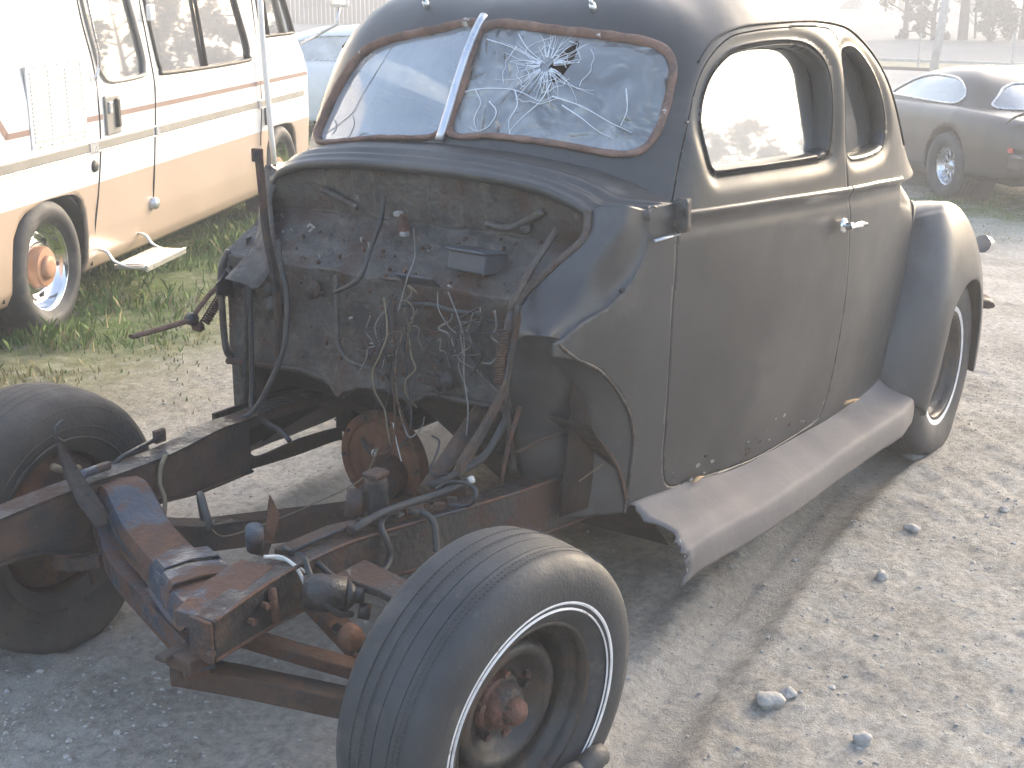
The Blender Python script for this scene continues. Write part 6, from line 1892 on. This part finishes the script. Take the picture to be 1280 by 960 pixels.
post = MB().tube([(_px, _py, FZ - .1), (_px - .1, _py - .30, 2.6)], [.10, .09], 12)
prop(post.build('utility_post', M['post'], None, True), 'weathered grey post leaning beside the road, above the black sports coupe', 'post')

# trees
BARK = material('brown_bark', [(.07, .05, .035), (.12, .085, .06)], 4, (.85, .95), 0, .4, 20)
LEAVES = [material('olive_foliage', [(.070, .075, .030), (.12, .11, .05)], 1.5, (.7, .85), 0), material('russet_foliage', [(.11, .065, .03), (.17, .10, .05)], 1.5, (.7, .85), 0), material('dark_foliage', [(.035, .045, .022), (.06, .07, .035)], 1.5, (.7, .85), 0)]
def tree(name, label, loc, h, cr_w, kind, seed, leaf=.16, nleaf=2600, base=.2, group='trees beyond the road', trunk=.12, bare=False):
    r_ = random.Random(seed)
    t = thing(name, label, 'tree', (*far(*loc), FZ), 0, group)
    tb = MB()
    top = np.array([r_.uniform(-.05, .05) * h, r_.uniform(-.05, .05) * h, h])
    P = smooth_curve(np.array([(0, 0, -.05), (top[0] * .3 + r_.uniform(-.1, .1), top[1] * .3, h * .35), (top[0] * .7, top[1] * .7 + r_.uniform(-.1, .1), h * .7), top]), 14)
    tb.tube(P, np.linspace(trunk, trunk * .15, 14), 7)
    ends = []
    nb = 34 if bare else 20
    for k in range(nb):
        f = base + (1 - base) * (k / nb) ** .9
        p0 = P[min(13, int(f * 13))]
        a = r_.uniform(0, 2 * math.pi)
        L_ = cr_w * (.5 + .5 * math.sin(math.pi * min(1, (f - base) / (1 - base) * .75 + .2))) * r_.uniform(.6, 1.1)
        up_ = r_.uniform(.1, .7) * L_
        p1 = p0 + np.array([math.cos(a) * L_ * .55, math.sin(a) * L_ * .55, up_ * .45]); p2 = p0 + np.array([math.cos(a + .2) * L_, math.sin(a + .2) * L_, up_])
        tb.tube(smooth_curve(np.array([p0, p1, p2]), 6), np.linspace(trunk * .32, .010, 6), 5)
        ends.append((p1, p2, L_))
        if bare:
            for j in range(7):
                q = p1 + (p2 - p1) * r_.uniform(-.6, 1)
                e = q + np.array([r_.uniform(-1, 1), r_.uniform(-1, 1), r_.uniform(.1, 1.0)]) * L_ * .45
                tb.tube([q, (q + e) / 2 + np.array([r_.uniform(-.05, .05)] * 3) * L_, e], [.012, .009, .005], 4)
    tb.build('trunk', BARK, t, True, world_space=False)
    if nleaf:
        rs = np.random.RandomState(seed)
        cen, rad = [], []
        for p1, p2, L_ in ends:
            for j in range(3):
                cen.append(p1 + (p2 - p1) * rs.uniform(0, 1.05) + rs.normal(0, .08, 3) * L_); rad.append(L_ * rs.uniform(.16, .34))
        cen = np.array(cen); rad = np.array(rad)
        k = rs.randint(0, len(cen), nleaf)
        d = unit(rs.normal(size=(nleaf, 3))) * (rs.rand(nleaf, 1) ** .4)
        c = cen[k] + d * rad[k][:, None]
        a = unit(rs.normal(size=(nleaf, 3))); b = unit(np.cross(a, rs.normal(size=(nleaf, 3))))
        s = leaf * rs.uniform(.5, 1.2, (nleaf, 1))
        Q = np.stack([c - a * s * .5, c + b * s * .3, c + a * s * .6, c - b * s * .3], 1).reshape(-1, 3)
        i4 = np.arange(nleaf) * 4
        mesh('crown', Q, np.stack([i4, i4 + 1, i4 + 2, i4 + 3], 1), LEAVES[kind], t, False, False)
    return t
tree('pine_tree', 'russet bushy tree just beyond the road, nearest the coupe roof', (38.9, 11.2), 4.2, 1.0, 1, 1, nleaf=4200, base=.05)
tree('pine_tree', 'low russet tree left of the utility post beyond the road', (38.7, 10.3), 2.6, .8, 1, 2, nleaf=2600, base=.02)
tree('large_tree', 'thick orange-brown trunk rising right behind the utility post', (39.2, 9.6), 7.5, 1.1, 1, 3, nleaf=3000, base=.25, trunk=.20)
tree('round_bush', 'round olive bush between the thick trunk and the bare saplings', (39.0, 8.7), 1.5, .8, 0, 4, nleaf=2200, base=.02, trunk=.05)
tree('bare_sapling', 'bare thin sapling right of the round olive bush', (38.9, 7.7), 6, 1.2, 0, 5, nleaf=0, base=.12, trunk=.06, bare=True)
tree('bare_sapling', 'bare sapling nearest the right edge of the picture', (39.2, 7.0), 6.5, 1.3, 0, 6, nleaf=0, base=.12, trunk=.06, bare=True)
tree('bare_sapling', 'bare sapling standing between the thick trunk and the olive bush', (40.5, 9.6), 5.5, 1.0, 0, 8, nleaf=0, base=.12, trunk=.05, bare=True)
rt = random.Random(31)
ORD = 'first second third fourth fifth sixth seventh eighth ninth tenth eleventh twelfth thirteenth fourteenth fifteenth sixteenth seventeenth eighteenth nineteenth twentieth twenty-first twenty-second twenty-third twenty-fourth twenty-fifth twenty-sixth twenty-seventh twenty-eighth twenty-ninth thirtieth'.split()
# tree line at the back of the lot, kept in ordinary language: each tree stands on its own
k = 0
for i in range(30):
    az_ = R(9.5 + i * 1.5 + rt.uniform(-.4, .4)); D = rt.uniform(80, 88); fk = int(rt.random() < .4)
    x, y = -2 + D * math.cos(az_), -2.2 + D * math.sin(az_)
    tree('far_tree', ORD[i] + ' tree from the right in the far tree line, ' + ['dark', 'russet'][fk], (x, y), rt.uniform(7, 10), rt.uniform(2.2, 3.0), [2, 1][fk], 100 + i, leaf=.55, nleaf=1500, base=.06, group='far tree line', trunk=.22)
# woods off to the right: they show in the window reflections
k = 0
KIND = ['olive', 'russet', 'dark']
for i in range(16):
    x, y = 42 + rt.uniform(-2.5, 4), 8.0 - i * 2.0 + rt.uniform(-.5, .5)
    kd = rt.choice((0, 1, 2, 2))
    tree('roadside_tree', KIND[kd] + ' tree, ' + ORD[i] + ' from the left in the dense row right of the lot', (x, y), rt.uniform(6.5, 9.5), rt.uniform(2.0, 2.8), kd, 200 + i, leaf=.42, nleaf=2200, base=.05, group='trees right of the lot', trunk=.16)
for i in range(9):
    az_ = R(-26 - i * 4.5 + rt.uniform(-1, 1)); D = rt.uniform(50, 60)
    kd = rt.choice((0, 1, 2))
    tree('roadside_tree', KIND[kd] + ' low tree, ' + ORD[i] + ' from the left among those beside the open lot', (-2 + D * math.cos(az_), -2.2 + D * math.sin(az_)), rt.uniform(4, 6), rt.uniform(2.2, 3.0), kd, 240 + i, leaf=.45, nleaf=1500, base=.05, group='scattered trees beside the lot', trunk=.15)
tree('round_tree', 'tall round bushy tree alone beside the lot', (46.8, -32.0), 4.6, 3.4, 0, 301, leaf=.22, nleaf=9000, base=.12, group=None, trunk=.14)
# hazy fence on the left horizon
fen = thing('board_fence', 'low dark board fence closing off the far lot behind the white car', 'fence', (47, 42, 0))
fm_ = M['rail_brown']
dvec = unit(np.array([.62, -.78, 0])); f0 = np.array([38.0, 52.0, 0])
gmesh = None
for k in range(150):
    p = f0 + dvec * (k * .20)
    b = MB().box((p[0], p[1], .50 + .02 * math.sin(k * 2.3)), (.16, .02, 1.9), [[dvec[0], -dvec[1], 0], [dvec[1], dvec[0], 0], [0, 0, 1]])
    if gmesh is None:
        o = b.build('board', fm_, fen); gmesh = o; base_p = p
    else:
        o = gmesh.copy(); COL.objects.link(o); o.location = gmesh.location + Vector(tuple(p - base_p)); o.location.z += .02 * math.sin(k * 2.3)
# haze added for the lens's veiling glare: one closed box round everything
hm = bpy.data.materials.new('glare_veil_haze'); hm.use_nodes = True
hn = hm.node_tree; hn.nodes.clear()
ho_ = hn.nodes.new('ShaderNodeOutputMaterial'); hv = hn.nodes.new('ShaderNodeVolumePrincipled')
hv.inputs['Color'].default_value = (.90, .93, .98, 1); hv.inputs['Density'].default_value = 0.012; hv.inputs['Anisotropy'].default_value = .25
hn.links.new(hv.outputs[0], ho_.inputs['Volume'])
hz = mesh('haze', [(x, y, z) for x in (-130, 330) for y in (-250, 330) for z in (-1.0, 11.0)], [(0, 1, 3, 2), (4, 6, 7, 5), (0, 4, 5, 1), (2, 3, 7, 6), (0, 2, 6, 4), (1, 5, 7, 3)], hm, None, False)
hz['kind'] = 'stuff'
hz.display_type = 'WIRE'
